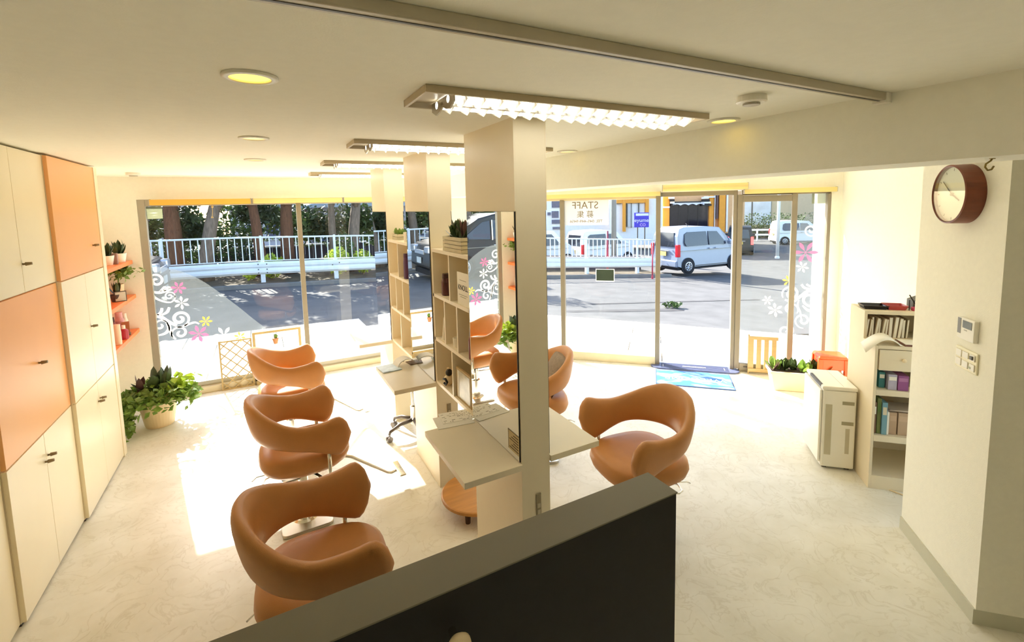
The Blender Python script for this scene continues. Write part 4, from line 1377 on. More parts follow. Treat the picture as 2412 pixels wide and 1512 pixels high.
MB().lathe([(0.026, 0), (0.026, 0.008), (0, 0.008)], n=16).build('foot', POTW, cn)
cp = thing('white_cup', 'short white cup in the middle cell of the nearer cube shelf', 'cup', (1.06, 2.75, ZR2))
MB().lathe([(0.024, 0), (0.026, 0.06), (0.022, 0.06), (0.02, 0.01), (0, 0.01)], n=18).build('bowl', POTW, cp)
MB().tube([(0.0, -0.025, 0.045), (0, -0.04, 0.035), (0, -0.025, 0.015)], 0.004, 6).build('handle', POTW, cp)
bottle('hair_bottle', 'tall dark red bottle in the right cell of the middle row', (1.05, 2.47, ZR2), 0.026, 0.185, mat('wine', (120, 30, 38), 0.3), mat('wine_cap', (60, 20, 24), 0.3), 'bottles in the cube shelves', neck=0.7)
on = thing('figurine', 'black and cream swirled figurine in the lower cell of the nearer cube shelf', 'ornament', (1.06, 2.93, ZR1), math.radians(20))
MB().ball((0, 0, 0.036), 0.036).build('body', POTC, on, smooth=True)
MB().ball((0, -0.005, 0.088), 0.024).build('head', mat('near_black', (34, 28, 24), 0.5), on, smooth=True)
MB().tube([(-0.036, 0.012, 0.05), (-0.04, -0.012, 0.056), (-0.038, -0.028, 0.036), (-0.037, -0.012, 0.016), (-0.039, 0.004, 0.026)], 0.008, 8).build('swirl', mat('near_black', (34, 28, 24), 0.5), on, smooth=True)
MB().lathe([(0.004, 0.1), (0.012, 0.118), (0, 0.125)], n=10).build('tuft', POTC, on)
bottle('hair_bottle', 'black square bottle beside the swirled figurine', (1.075, 2.80, ZR1), 0.022, 0.15, mat('near_black', (34, 28, 24), 0.5), mat('near_black', (34, 28, 24), 0.5), 'bottles in the cube shelves', neck=0.95)
fo = thing('photo_frame', 'pale framed picture under glass in the lower right cell', 'frame', (1.04, 2.60, ZR1), 0)
B('frame', WOODC, -0.006, 0.006, -0.115, 0.115, 0, 0.2, fo)
B('print', mat('grey_print', (196, 190, 164), 0.35, var=0.2, scale=14), -0.0075, -0.006, -0.10, 0.10, 0.014, 0.186, fo)
B('mount', PAPER, -0.0085, -0.0075, 0.07, 0.085, 0.014, 0.186, fo)
def crate(loc, lx, ly, h, label, n, L, W, leafm, slats=4, purple=False):
    t = thing('plant_box', label, 'plant', loc, 0, 'slatted plant boxes on the cube shelves')
    WW = mat('whitewashed_wood', (206, 196, 166), 0.75, var=0.14, scale=8, stretch=(1, 1, 12))
    sh = h / slats
    for k in range(slats):
        z0, z1 = k * sh + 0.0015, (k + 1) * sh - 0.0015
        B('slat', WW, -lx, lx, -ly, -ly + 0.008, z0, z1, t); B('slat', WW, -lx, lx, ly - 0.008, ly, z0, z1, t)
        B('slat', WW, -lx, -lx + 0.008, -ly + 0.008, ly - 0.008, z0, z1, t); B('slat', WW, lx - 0.008, lx, -ly + 0.008, ly - 0.008, z0, z1, t)
    B('soil', SOIL, -lx + 0.009, lx - 0.009, -ly + 0.009, ly - 0.009, 0.0, h * 0.85, t)
    leaves(t, (0, 0, h * 0.85), n, L, W, leafm, rnd, lx * 0.6, (15, 75), ly * 0.65)
    if purple:
        leaves(t, (0, -ly * 0.5, h * 0.85), 6, L * 1.15, W, LEAFP, rnd, 0.03, (35, 80))
    return t
crate((1.095, 2.70, ZT), 0.068, 0.155, 0.095, 'square whitewashed slat box of dark succulents on the nearer cube shelf', 34, 0.125, 0.024, LEAFD, 4, True)
crate((1.10, 4.16, ZT), 0.05, 0.085, 0.052, 'small slat box with a green plant on the farther cube shelf', 26, 0.06, 0.012, LEAFM, 2)
wj = thing('white_jar', 'small white jar on top of the farther cube shelf', 'jar', (1.055, 3.76, ZT))
MB().lathe([(0.03, 0), (0.032, 0.008), (0.032, 0.07), (0, 0.07)], n=18).build('body', POTW, wj)
MB().lathe([(0.034, 0.07), (0.034, 0.082), (0, 0.084)], n=18).build('lid', POTW, wj)
bottle('hair_bottle', 'tall violet bottle in the upper right cell of the farther cube shelf', (1.06, 3.82, ZR3), 0.034, 0.21, mat('violet', (86, 50, 92), 0.3), mat('violet_cap', (70, 40, 74), 0.3), 'bottles in the cube shelves', neck=0.9, caph=0.15)
cs = thing('candle_stand', 'thin black wire candle stand in the lower right cell of the farther shelf', 'stand', (1.085, 3.78, ZR1))
MB().tube([(0, 0, 0), (0.002, 0.006, 0.06), (0, 0, 0.115)], 0.003, 6).build('stem', DARKG, cs)
MB().lathe([(0.022, 0), (0.01, 0.006), (0, 0.007)], n=14).build('foot', DARKG, cs)
MB().tube([(0, 0.05, 0.13), (0, 0.02, 0.118), (0, 0, 0.114), (0, -0.03, 0.116)], 0.003, 6).build('arm', DARKG, cs)
MB().lathe([(0.008, 0.148), (0.016, 0.152), (0.0, 0.156)], n=12).build('cup', DARKG, cs)
# price sticker, leaflets on the tables
sk = thing('price_sticker', 'small framed notice stuck to the lower corner of the nearest mirror', 'sticker', (1.011, 1.912, 0.815))
B('sheet', mat('notice_tan', (196, 180, 138), 0.6, var=0.05), -0.0012, 0.0, -0.052, 0.058, 0, 0.10, sk)
B('border', DARKG, -0.0015, -0.0012, -0.052, 0.058, 0.096, 0.10, sk)
B('border', DARKG, -0.0015, -0.0012, 0.055, 0.058, 0.0, 0.096, sk)
for k in range(6):
    B('print_line', INK, -0.0016, -0.0012, -0.045, 0.045 - 0.02 * (k % 3), 0.012 + 0.0135 * k, 0.016 + 0.0135 * k, sk)
lf1 = thing('price_list', 'printed price list lying on the far edge of the nearest left tabletop', 'leaflet', (0.90, 2.385, 0.787), math.radians(-7))
B('sheet', PAPER, -0.11, 0.10, -0.02, 0.13, 0.0, 0.0015, lf1)
B('sheet', PAPER, -0.07, 0.12, 0.03, 0.17, 0.0016, 0.003, lf1)
rr = random.Random(3)
for k in range(7):
    x = -0.06
    while x < 0.105:
        w_ = rr.uniform(0.004, 0.02)
        if rr.random() < 0.6:
            B('print_mark', INKG, x, min(0.11, x + w_), 0.04 + k * 0.017, 0.043 + k * 0.017 + rr.uniform(0, 0.005), 0.003, 0.0032, lf1)
        x += w_ + 0.006
lf2 = thing('magazine', 'blue-white magazine lying at the corner of the middle left tabletop', 'magazine', (0.80, 3.53, 0.787), math.radians(6))
B('cover', mat('magazine_blue', (206, 224, 236), 0.4, var=0.15, scale=18), -0.075, 0.07, -0.09, 0.075, 0, 0.006, lf2, bevel=0.001)
B('spine', mat('magazine_grey', (150, 156, 176), 0.5), -0.075, -0.02, -0.09, -0.078, 0.006, 0.0065, lf2)
cl_ = thing('curled_booklet', 'white booklet curled up against the middle mirror post, brown back cover', 'booklet', (0.935, 3.555, 0.787), math.radians(8))
arc = [(0.075 * math.cos(a) - 0.01, 0.055 * math.sin(a)) for a in [PI - 2.7 * k / 10 for k in range(11)]]
b = MB()
ol = [(x, z) for x, z in arc] + [(x * 0.9, z * 0.9) for x, z in reversed(arc)]
b.prism([(x, max(0.0, z)) for x, z in ol], -0.05, 0.05, 'y')
b.build('pages', PAPER, cl_)
B('back_cover', mat('brown_cover', (128, 104, 72), 0.6), 0.02, 0.075, -0.05, 0.05, 0, 0.004, cl_)

# ------------------------------------------------------------------ styling chairs
def lerp_keys(keys, t):
    k = 0
    while k < len(keys) - 2 and t > keys[k + 1][0]:
        k += 1
    (a, va), (c, vc) = keys[k], keys[k + 1]
    m0 = (vc - keys[k - 1][1]) / (c - keys[k - 1][0]) if k > 0 else 0.0
    m1 = (keys[k + 2][1] - va) / (keys[k + 2][0] - a) if k + 2 < len(keys) else (vc - va) / (c - a)
    h = c - a
    f = min(1.0, max(0.0, (t - a) / h))
    return (2 * f ** 3 - 3 * f ** 2 + 1) * va + (f ** 3 - 2 * f ** 2 + f) * h * m0 + (-2 * f ** 3 + 3 * f ** 2) * vc + (f ** 3 - f ** 2) * h * m1
KZB = [(0, 0.612), (0.25, 0.605), (0.48, 0.592), (0.66, 0.565), (0.82, 0.522), (0.92, 0.505), (1.0, 0.545)]
KZT = [(0, 0.868), (0.16, 0.856), (0.32, 0.812), (0.48, 0.760), (0.62, 0.736), (0.78, 0.745), (0.90, 0.762), (1.0, 0.738)]
KTH = [(0, 0.036), (0.5, 0.034), (0.8, 0.041), (1.0, 0.044)]
def chair(loc, rz, label, group):
    t = thing('styling_chair', label, 'chair', loc, rz, group)
    # seat cushion
    b = MB()
    rings = []
    prof = [(0.0, 0.38), (0.58, 0.38), (0.80, 0.393), (0.95, 0.428), (1.0, 0.465), (0.97, 0.505), (0.88, 0.525), (0.7, 0.53), (0.4, 0.522), (0.0, 0.518)]
    n = 40
    for sc, z in prof:
        if sc == 0.0:
            rings.append([b.bm.verts.new((0.02, 0, z))]); continue
        ring = []
        for k in range(n):
            a = 2 * PI * k / n
            ca, sa = math.cos(a), math.sin(a)
            e = 2 / 2.9
            x = abs(ca) ** e * (1 if ca > 0 else -1) * 0.265 * sc
            y = abs(sa) ** e * (1 if sa > 0 else -1) * 0.255 * sc
            ring.append(b.bm.verts.new((x + 0.02, y, z)))
        rings.append(ring)
    for a, c in zip(rings, rings[1:]):
        for k in range(n):
            if len(a) == 1: b.bm.faces.new((a[0], c[(k + 1) % n], c[k]))
            elif len(c) == 1: b.bm.faces.new((a[k], a[(k + 1) % n], c[0]))
            else: b.bm.faces.new((a[k], a[(k + 1) % n], c[(k + 1) % n], c[k]))
    b.build('seat', LEATHER, t, smooth=True)
    # wrap-around back band
    R = 0.275; arm = 0.245
    arc = PI * R
    tot = arc + 2 * arm
    NS, NC = 64, 18
    b = MB()
    rings = []
    for i in range(NS + 1):
        s = tot * i / NS
        if s < arm:
            p = Vector((0.015 + arm - s, R + 0.012 * (arm - s) / arm, 0)); tn = Vector((-1, 0, 0))
        elif s > arm + arc:
            p = Vector((0.015 + (s - arm - arc), -R - 0.012 * (s - arm - arc) / arm, 0)); tn = Vector((1, 0, 0))
        else:
            a = (s - arm) / R
            p = Vector((0.015 - R * math.sin(a) * 0.98, R * math.cos(a), 0)); tn = Vector((-math.cos(a), -math.sin(a), 0)).normalized()
        u = abs(2 * i / NS - 1)
        zb, zt, th = lerp_keys(KZB, u), lerp_keys(KZT, u), lerp_keys(KTH, u)
        e = 1.0
        if u > 0.885:
            q = min(1.0, (u - 0.885) / 0.115)
            e = math.sqrt(max(0.0, 1 - q * q))
        zc, hh = (zb + zt) / 2, (zt - zb) / 2 * (0.08 + 0.92 * e)
        th *= (0.25 + 0.75 * e)
        nrm = Vector((tn.y, -tn.x, 0))   # outward
        if (p.x * nrm.x + p.y * nrm.y) < 0: nrm = -nrm
        ring = []
        for k in range(NC):
            a = 2 * PI * k / NC
            ca, sa = math.cos(a), math.sin(a)
            du = abs(ca) ** 0.8 * (1 if ca > 0 else -1) * th
            dz = abs(sa) ** 0.75 * (1 if sa > 0 else -1) * hh
            tilt = (dz / 0.12) * 0.022
            ring.append(b.bm.verts.new(p + nrm * (du + tilt) + Vector((0, 0, zc + dz))))
        rings.append(ring)
    for a, c in zip(rings, rings[1:]):
        for k in range(NC):
            b.bm.faces.new((a[k], a[(k + 1) % NC], c[(k + 1) % NC], c[k]))
    b.bm.faces.new(list(reversed(rings[0]))); b.bm.faces.new(rings[-1])
    b.build('backrest', LEATHER, t, smooth=True)
    for sg in (1, -1):
        MB().tube([(0.13, sg * 0.27, 0.56), (0.13, sg * 0.275, 0.42), (0.125, sg * 0.268, 0.372), (0.10, sg * 0.23, 0.352), (0.03, sg * 0.06, 0.352)], 0.012, 10).build('arm_rod', CHROME, t, smooth=True)
    B('seat_plate', DARKG, -0.13, 0.15, -0.1, 0.1, 0.345, 0.376, t, bevel=0.004)
    MB().lathe([(0.048, 0.02), (0.048, 0.20), (0.042, 0.205), (0.03, 0.21), (0.03, 0.346), (0, 0.346)], n=24).build('column', CHROME, t, smooth=False)
    b = MB()
    pl = []
    for (sx, sy, a0) in ((1, 1, 0), (-1, 1, 90), (-1, -1, 180), (1, -1, 270)):
        for k in range(6):
            a = math.radians(a0 + 18 * k)
            pl.append((sx * 0.115 + 0.035 * math.cos(a), sy * 0.125 + 0.035 * math.sin(a)))
    b.prism(pl, 0.0, 0.02)
    b.build('base_plate', STEEL, t, bevel=0.004)
    MB().lathe([(0.085, 0.018), (0.07, 0.032), (0.05, 0.036), (0, 0.036)], n=24).build('base_collar', CHROME, t)
    fr_ = MB().tube([(0.08, 0.03, 0.352), (0.24, 0.03, 0.345), (0.31, 0.03, 0.315), (0.545, 0.03, 0.125), (0.575, 0.03, 0.112), (0.635, 0.03, 0.122)], 0.011, 10).build('footrest', CHROME, t, smooth=True)
    MB().box(0.61, 0.655, -0.075, 0.135, 0.122, 0.134).build('tread', CHROME, fr_, bevel=0.004)
    MB().tube([(-0.02, -0.04, 0.30), (-0.13, -0.01, 0.282), (-0.21, 0.015, 0.276), (-0.235, 0.05, 0.275), (-0.215, 0.115, 0.276), (-0.18, 0.13, 0.278), (-0.12, 0.115, 0.284), (-0.02, 0.05, 0.30)], 0.006, 8).build('pump_loop', CHROME, t, smooth=True)
    MB().tube([(-0.02, 0.05, 0.335), (-0.26, 0.10, 0.315), (-0.29, 0.095, 0.295)], 0.004, 8).build('tilt_lever', CHROME, t, smooth=True)
    return t
c0 = chair((0.125, 2.02, 0), math.radians(-3), 'tan leather styling chair nearest the camera, behind the black partition', 'tan styling chairs')
dup(c0, (0.14, 3.20, 0), math.radians(2), 'tan styling chair second in the left row, at the middle station')
dup(c0, (0.135, 4.40, 0), math.radians(2), 'tan styling chair third in the left row, nearest the front window')
dup(c0, (1.93, 2.02, 0), math.radians(172), 'tan styling chair on the right side nearest the camera')
dup(c0, (1.845, 3.10, 0), math.radians(160), 'tan styling chair on the right side with the grey cushion, behind the first post')
cu = thing('cushion', 'grey knitted cushion in the right rear styling chair', 'cushion', (1.93, 3.08, 0.535), math.radians(160))
KNIT = mat('grey_knit', (146, 128, 110), 0.9, var=0.12, scale=40, bump=0.5, bscale=90)
b = MB()
NU = 12
vv = {}
for side in (1, -1):
    for i in range(NU + 1):
        for j in range(NU + 1):
            if side < 0 and (i in (0, NU) or j in (0, NU)):
                vv[side, i, j] = vv[1, i, j]; continue
            u, v = i / NU * 2 - 1, j / NU * 2 - 1
            h = 0.055 * ((1 - u ** 2) * (1 - v ** 2)) ** 0.45
            pin = 1 - 0.07 * (1 - abs(u) ** 2) * abs(v) ** 2 - 0.07 * (1 - abs(v) ** 2) * abs(u) ** 2
            vv[side, i, j] = b.bm.verts.new((side * h, u * 0.19 * pin, v * 0.16 * pin + 0.16))
for side in (1, -1):
    for i in range(NU):
        for j in range(NU):
            f = [vv[side, i, j], vv[side, i + 1, j], vv[side, i + 1, j + 1], vv[side, i, j + 1]]
            b.bm.faces.new(f if side > 0 else list(reversed(f)))
b.xf(Matrix.Rotation(math.radians(-28), 4, 'Y'))
co = b.build('cover', KNIT, cu, smooth=True)
MB().tube([(0, -0.19, 0.0), (0, -0.175, 0.16), (0, -0.19, 0.32)], 0.003, 5).xf(Matrix.Rotation(math.radians(-28), 4, 'Y')).build('seam', KNIT, cu)

# ------------------------------------------------------------------ wheeled stool and round wooden stand between the stations
so = thing('wheeled_stool', 'grey cutting stool on five castors under the middle stations', 'stool', (1.10, 3.985, 0))
GREYM = mat('stool_grey', (96, 86, 80), 0.4, 0.3)
MB().lathe([(0.14, 0.52), (0.155, 0.535), (0.155, 0.565), (0.13, 0.585), (0, 0.588)], n=28).build('seat', mat('stool_seat', (60, 54, 50), 0.5), so, smooth=False, bevel=0.004)
MB().lathe([(0.03, 0.09), (0.03, 0.25), (0.018, 0.26), (0.018, 0.52), (0, 0.52)], n=18).build('column', CHROME, so)
for k in range(5):
    a = math.radians(180 + 14 + 72 * k)
    d = Vector((math.cos(a), math.sin(a), 0))
    lg = MB().tube([d * 0.02 + Vector((0, 0, 0.125)), d * 0.14 + Vector((0, 0, 0.12)), d * 0.235 + Vector((0, 0, 0.085)), d * 0.245 + Vector((0, 0, 0.06))], [0.019, 0.016, 0.013, 0.011], 8).build('leg', GREYM, so, smooth=True)
    cb = MB()
    for sd in (-0.014, 0.014):
        nn = Vector((-d.y, d.x, 0))
        c = d * 0.245 + nn * sd + Vector((0, 0, 0.025))
        cb.tube([c - nn * 0.008, c + nn * 0.008], 0.025, 14)
    cb.build('castor', mat('castor_grey', (120, 112, 108), 0.3, 0.5), lg)
rs = thing('round_stand', 'round oak plant stand with dark feet on the floor between the first two stations', 'stand', (1.165, 2.745, 0))
MB().lathe([(0.232, 0.085), (0.24, 0.09), (0.24, 0.108), (0.232, 0.112), (0, 0.112)], n=48).build('top', WOODO, rs, smooth=False)
for k in range(4):
    a = math.radians(45 + 90 * k)
    MB().lathe([(0.016, 0), (0.02, 0.085), (0, 0.085)], (0.175 * math.cos(a), 0.175 * math.sin(a), 0), 12).build('foot', WOODD, rs)

# ------------------------------------------------------------------ right hand side: mats, planter, board, bin
mt = thing('step_mat', 'dark blue-grey rubber step mat with rounded ends in the doorway', 'mat', ent(3.26, -0.03, 0.0), R45)
RUB = mat('rubber_blue', (92, 100, 136), 0.5, var=0.08)
pl = []
for sx, a0 in ((1, -90), (-1, 90)):
    for k in range(9):
        a = math.radians(a0 + 180 * k / 8)
        pl.append((sx * 0.40 + 0.10 * math.cos(a), 0.0 + 0.10 * math.sin(a)))
MB().prism(pl, 0.0, 0.018).build('base', RUB, mt, bevel=0.004)
for k in range(7):
    y = -0.078 + k * 0.026
    B('rib', mat('rubber_dark', (70, 74, 100), 0.6), -0.38, 0.38, y - 0.004, y + 0.004, 0.018, 0.0205, mt)
rr = random.Random(12)
x = -0.13
while x < 0.13:
    w_ = rr.uniform(0.006, 0.014)
    B('print_mark', SHOPW, x, x + w_, -0.012, 0.012, 0.0205, 0.0212, mt)
    x += w_ + 0.006
for xx in (-0.36, 0.33):
    for k in range(3):
        B('print_mark', SHOPW, xx, xx + 0.008, -0.05 + k * 0.03, -0.035 + k * 0.03, 0.0205, 0.0212, mt)
wm = thing('welcome_mat', 'sky-blue welcome mat with white clouds on the floor inside the door', 'mat', ent(3.222, -0.40, 0.0), R45)
def matface(n1, x0, x1, y0, y1, z0, z1):
    pass
SKYB = bpy.data.materials.new('mat_sky')
SKYB.use_nodes = True
_t = SKYB.node_tree; _b = _t.nodes['Principled BSDF']
_tc = _t.nodes.new('ShaderNodeTexCoord'); _mp = _t.nodes.new('ShaderNodeMapping'); _mp.inputs['Scale'].default_value = (2.4, 6.0, 1)
_n = _t.nodes.new('ShaderNodeTexNoise'); _n.inputs['Scale'].default_value = 1.6; _n.inputs['Detail'].default_value = 3
_r = _t.nodes.new('ShaderNodeValToRGB')
_r.color_ramp.elements[0].position = 0.46; _r.color_ramp.elements[0].color = (*lin((64, 124, 200)), 1)
_r.color_ramp.elements[1].position = 0.56; _r.color_ramp.elements[1].color = (*lin((158, 204, 236)), 1)
_t.links.new(_tc.outputs['Object'], _mp.inputs[0]); _t.links.new(_mp.outputs[0], _n.inputs[0]); _t.links.new(_n.outputs[0], _r.inputs[0]); _t.links.new(_r.outputs[0], _b.inputs['Base Color'])
_b.inputs['Roughness'].default_value = 0.9
B('pile', SKYB, -0.395, 0.395, -0.235, 0.225, 0.002, 0.010, wm)
NAVY = mat('mat_navy', (62, 92, 150), 0.8)
for (x0, x1, y0, y1) in ((-0.405, 0.405, -0.245, -0.235), (-0.405, 0.405, 0.225, 0.235), (-0.405, -0.395, -0.235, 0.225), (0.395, 0.405, -0.235, 0.225)):
    B('border', NAVY, x0, x1, y0, y1, 0.0, 0.0105, wm)
text('lettering', 'WELCOME', 0.135, mat('mat_letter', (232, 246, 255), 0.9), wm, (0.02, -0.01, 0.0108), (0, 0, PI))
lp = thing('planter_box', 'long cream planter of dark succulents on the floor under the right window', 'planter', ent(4.31, -0.45, 0), R45)
b = MB().hexa([(-0.30, -0.085, 0), (0.30, -0.085, 0), (0.30, 0.085, 0), (-0.30, 0.085, 0), (-0.335, -0.11, 0.2), (0.335, -0.11, 0.2), (0.335, 0.11, 0.2), (-0.335, 0.11, 0.2)])
b.build('trough', POTC, lp, bevel=0.012, seg=3)
rimb = MB()
for (x0, x1, y0, y1) in ((-0.345, 0.345, -0.12, -0.1), (-0.345, 0.345, 0.1, 0.12), (-0.345, -0.325, -0.1, 0.1), (0.325, 0.345, -0.1, 0.1)):
    rimb.box(x0, x1, y0, y1, 0.185, 0.212)
rimb.build('rim', POTC, lp, bevel=0.004)
B('soil', SOIL, -0.325, 0.325, -0.1, 0.1, 0.19, 0.203, lp)
for k in range(7):
    leaves(lp, (-0.27 + k * 0.09, rnd.uniform(-0.04, 0.04), 0.2), 11, 0.14, 0.03, LEAFD if k % 3 else LEAFM, rnd, 0.03, (15, 80))
leaves(lp, (-0.3, -0.03, 0.2), 5, 0.15, 0.016, LEAFP, rnd, 0.02, (30, 60))
sb = thing('slatted_board', 'white wooden slatted board leaning beside the door', 'board', ent(3.84, -0.075, 0.0), R45)
for k in range(4):
    B('slat', WOODC, 0.01 + k * 0.078, 0.057 + k * 0.078, 0.012, 0.028, 0.03, 0.445, sb)
for z in (0.028, 0.41):
    B('rail', WOODC, 0.0, 0.305, 0.0, 0.012, z, z + 0.038, sb)
B('edge', WOODC, 0.0, 0.012, 0.012, 0.04, 0.0, 0.462, sb)
bn = thing('orange_stool', 'bright orange plastic step stool behind the air purifier', 'stool', (5.13, 2.63, 0), R45)
bn.scale = (0.72, 0.9, 0.95)
ORG = mat('orange_plastic', (240, 84, 32), 0.35, var=0.04)
b = MB()
b.hexa([(-0.19, -0.13, 0.385), (0.19, -0.13, 0.385), (0.19, 0.13, 0.385), (-0.19, 0.13, 0.385), (-0.17, -0.115, 0.42), (0.17, -0.115, 0.42), (0.17, 0.115, 0.42), (-0.17, 0.115, 0.42)])
b.build('seat', ORG, bn, bevel=0.015, seg=3)
for sx in (-1, 1):
    for sy in (-1, 1):
        MB().hexa([(sx * 0.20, sy * 0.15, 0), (sx * 0.14, sy * 0.15, 0), (sx * 0.14, sy * 0.10, 0), (sx * 0.20, sy * 0.10, 0),
                   (sx * 0.188, sy * 0.128, 0.385), (sx * 0.13, sy * 0.128, 0.385), (sx * 0.13, sy * 0.085, 0.385), (sx * 0.188, sy * 0.085, 0.385)]).build('leg', ORG, bn, bevel=0.006)
B('apron', ORG, -0.17, 0.17, -0.12, -0.10, 0.27, 0.385, bn, bevel=0.006)
B('apron', ORG, -0.17, -0.15, -0.10, 0.10, 0.27, 0.385, bn, bevel=0.006)
B('stretcher', ORG, -0.17, 0.17, 0.09, 0.11, 0.16, 0.385, bn, bevel=0.006)

# ------------------------------------------------------------------ air purifier
ap = thing('air_purifier', 'white floor-standing air purifier beside the bookcase', 'air purifier', (3.56, 1.86, 0), R45)
PURI = mat('purifier_white', (244, 240, 226), 0.35, var=0.01)
W_, D_, H_ = 0.215, 0.385, 0.635
b = MB().box(0, W_, 0, D_, 0.018, H_ - 0.03)
b.build('body', PURI, ap, bevel=0.012, seg=3)
B('top_lid', PURI, -0.004, W_ + 0.004, -0.003, D_ + 0.003, H_ - 0.028, H_, ap, bevel=0.008)
B('lid_line', GREYP, W_ * 0.62, W_ * 0.62 + 0.002, 0.02, D_ - 0.02, H_ - 0.001, H_ + 0.0006, ap)
B('control_strip', DARKG, -0.006, 0.012, 0.04, D_ - 0.10, H_ - 0.02, H_ + 0.001, ap, bevel=0.002)
B('front_panel', PURI, -0.018, -0.002, 0.006, D_ - 0.006, 0.05, H_ - 0.03, ap, bevel=0.005)
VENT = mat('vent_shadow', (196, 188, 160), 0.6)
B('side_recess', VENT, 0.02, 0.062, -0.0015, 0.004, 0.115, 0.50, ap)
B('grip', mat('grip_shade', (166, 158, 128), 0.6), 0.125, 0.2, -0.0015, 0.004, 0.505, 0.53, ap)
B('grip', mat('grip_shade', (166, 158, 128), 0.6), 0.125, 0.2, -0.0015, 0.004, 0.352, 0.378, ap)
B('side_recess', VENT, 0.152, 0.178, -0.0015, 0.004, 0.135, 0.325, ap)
for (x, y) in ((0.02, 0.03), (W_ - 0.05, 0.03), (0.02, D_ - 0.06), (W_ - 0.05, D_ - 0.06)):
    B('foot', DARKG, x, x + 0.03, y, y + 0.03, 0, 0.018, ap)
cord = thing('power_cord', 'pale power cord curling on the floor below the bookcase', 'cord')
MB().tube([(3.80, 1.70, 0.005), (3.72, 1.55, 0.005), (3.68, 1.46, 0.005), (3.70, 1.36, 0.005), (3.80, 1.26, 0.005), (3.90, 1.19, 0.005)], 0.0045, 8).build('cable', POTC, cord, smooth=True)
MB().box(-0.012, 0.012, -0.02, 0.02, 0, 0.014).build('plug', POTC, cord, loc=(3.80, 1.70, 0.0), rz=0.6)

# ------------------------------------------------------------------ bookcase
bk = thing('bookcase', 'cream bookcase with a drawer, stepped upper shelf and open compartments', 'bookcase', (3.59, 1.56, 0), R45)
BKM = mat('bookcase_cream', (238, 224, 194), 0.5, var=0.02)
BW, BD, UY = 0.505, 0.44, 0.19
MB().prism([(0, 0), (BD, 0), (BD, 1.208), (UY, 1.208), (UY, 1.01), (0, 1.01)], 0, 0.018, 'x').build('side_panel', BKM, bk, bevel=0.0015)
MB().prism([(0, 0), (BD, 0), (BD, 1.208), (UY, 1.208), (UY, 1.01), (0, 1.01)], BW - 0.018, BW, 'x').build('side_panel', BKM, bk, bevel=0.0015)
B('back_panel', BKM, 0.018, BW - 0.018, BD - 0.01, BD, 0.0, 1.19, bk)
B('top_board', BKM, 0.018, BW - 0.018, UY, BD, 1.184, 1.208, bk)
B('ledge', BKM, 0.018, BW - 0.018, 0, BD - 0.01, 0.99, 1.012, bk)
B('shelf_board', BKM, 0.018, BW - 0.018, 0, BD - 0.01, 0.667, 0.705, bk)
B('shelf_board', BKM, 0.018, BW - 0.018, 0, BD - 0.01, 0.342, 0.385, bk)
B('base_board', BKM, 0.018, BW - 0.018, 0.0, BD - 0.01, 0.0, 0.095, bk)
dr = B('drawer', BKM, 0.024, BW - 0.024, -0.006, BD - 0.05, 0.845, 0.985, bk, bevel=0.002)
MB().lathe([(0.006, 0), (0.006, -0.014), (0.012, -0.018), (0.013, -0.024), (0.009, -0.029), (0, -0.03)], (0.155, -0.006, 0.925), 16, 'y').build('knob', POTC, dr, smooth=True)
def bkp(x, y, z): return Vector((3.59, 1.56, 0)) + D45 * x + N45 * y + Vector((0, 0, z))
tones = [(226, 206, 176), (206, 184, 152), (196, 176, 150), (214, 196, 168), (184, 164, 140), (222, 206, 180), (200, 180, 154), (190, 170, 146), (214, 198, 172), (180, 160, 134), (168, 152, 124), (176, 160, 128)]
x = 0.022
rr = random.Random(31)
for i, tn in enumerate(tones):
    th_ = rr.uniform(0.012, 0.022); hh = rr.uniform(0.125, 0.15)
    t = thing('magazine', 'upright magazine, %s from the left in the top compartment of the bookcase' % ['first', 'second', 'third', 'fourth', 'fifth', 'sixth', 'seventh', 'eighth', 'ninth', 'tenth', 'eleventh', 'twelfth'][i], 'magazine', bkp(x, UY + 0.03 + rr.uniform(0, 0.02), 1.012), R45, 'magazines in the top compartment')
    lean = rr.uniform(0.0, 0.018)
    m_ = mat('magazine_%d' % i, tn, 0.6, var=0.05)
    MB().hexa([(0, 0, 0), (th_, 0, 0), (th_, 0.19, 0), (0, 0.19, 0), (lean, 0, hh), (th_ + lean, 0, hh), (th_ + lean, 0.19, hh), (lean, 0.19, hh)]).build('cover', m_, t)
    MB().hexa([(0.003, -0.001, 0.003), (th_ - 0.003, -0.001, 0.003), (th_ - 0.003, 0.1, 0.003), (0.003, 0.1, 0.003), (lean + 0.003, -0.001, hh - 0.003), (th_ + lean - 0.003, -0.001, hh - 0.003), (th_ + lean - 0.003, 0.1, hh - 0.003), (lean + 0.003, 0.1, hh - 0.003)]).build('pages', PAPER, t)
    x += th_ + lean * 0.25 + 0.003
gl = thing('green_folder', 'green folder leaning at the right of the top compartment', 'folder', bkp(0.33, UY + 0.03, 1.012), R45)
MB().prism([(0, 0), (0.13, 0), (0.13, 0.13), (0.09, 0.10)], 0.0, 0.006, 'y').build('cover', mat('folder_green', (88, 120, 60), 0.5), gl)
MB().prism([(0.0, 0.01), (0.09, 0.105), (0.125, 0.135), (0.02, 0.14)], -0.003, 0.0, 'y').build('sheet', mat('sheet_olive', (172, 156, 116), 0.6), gl)
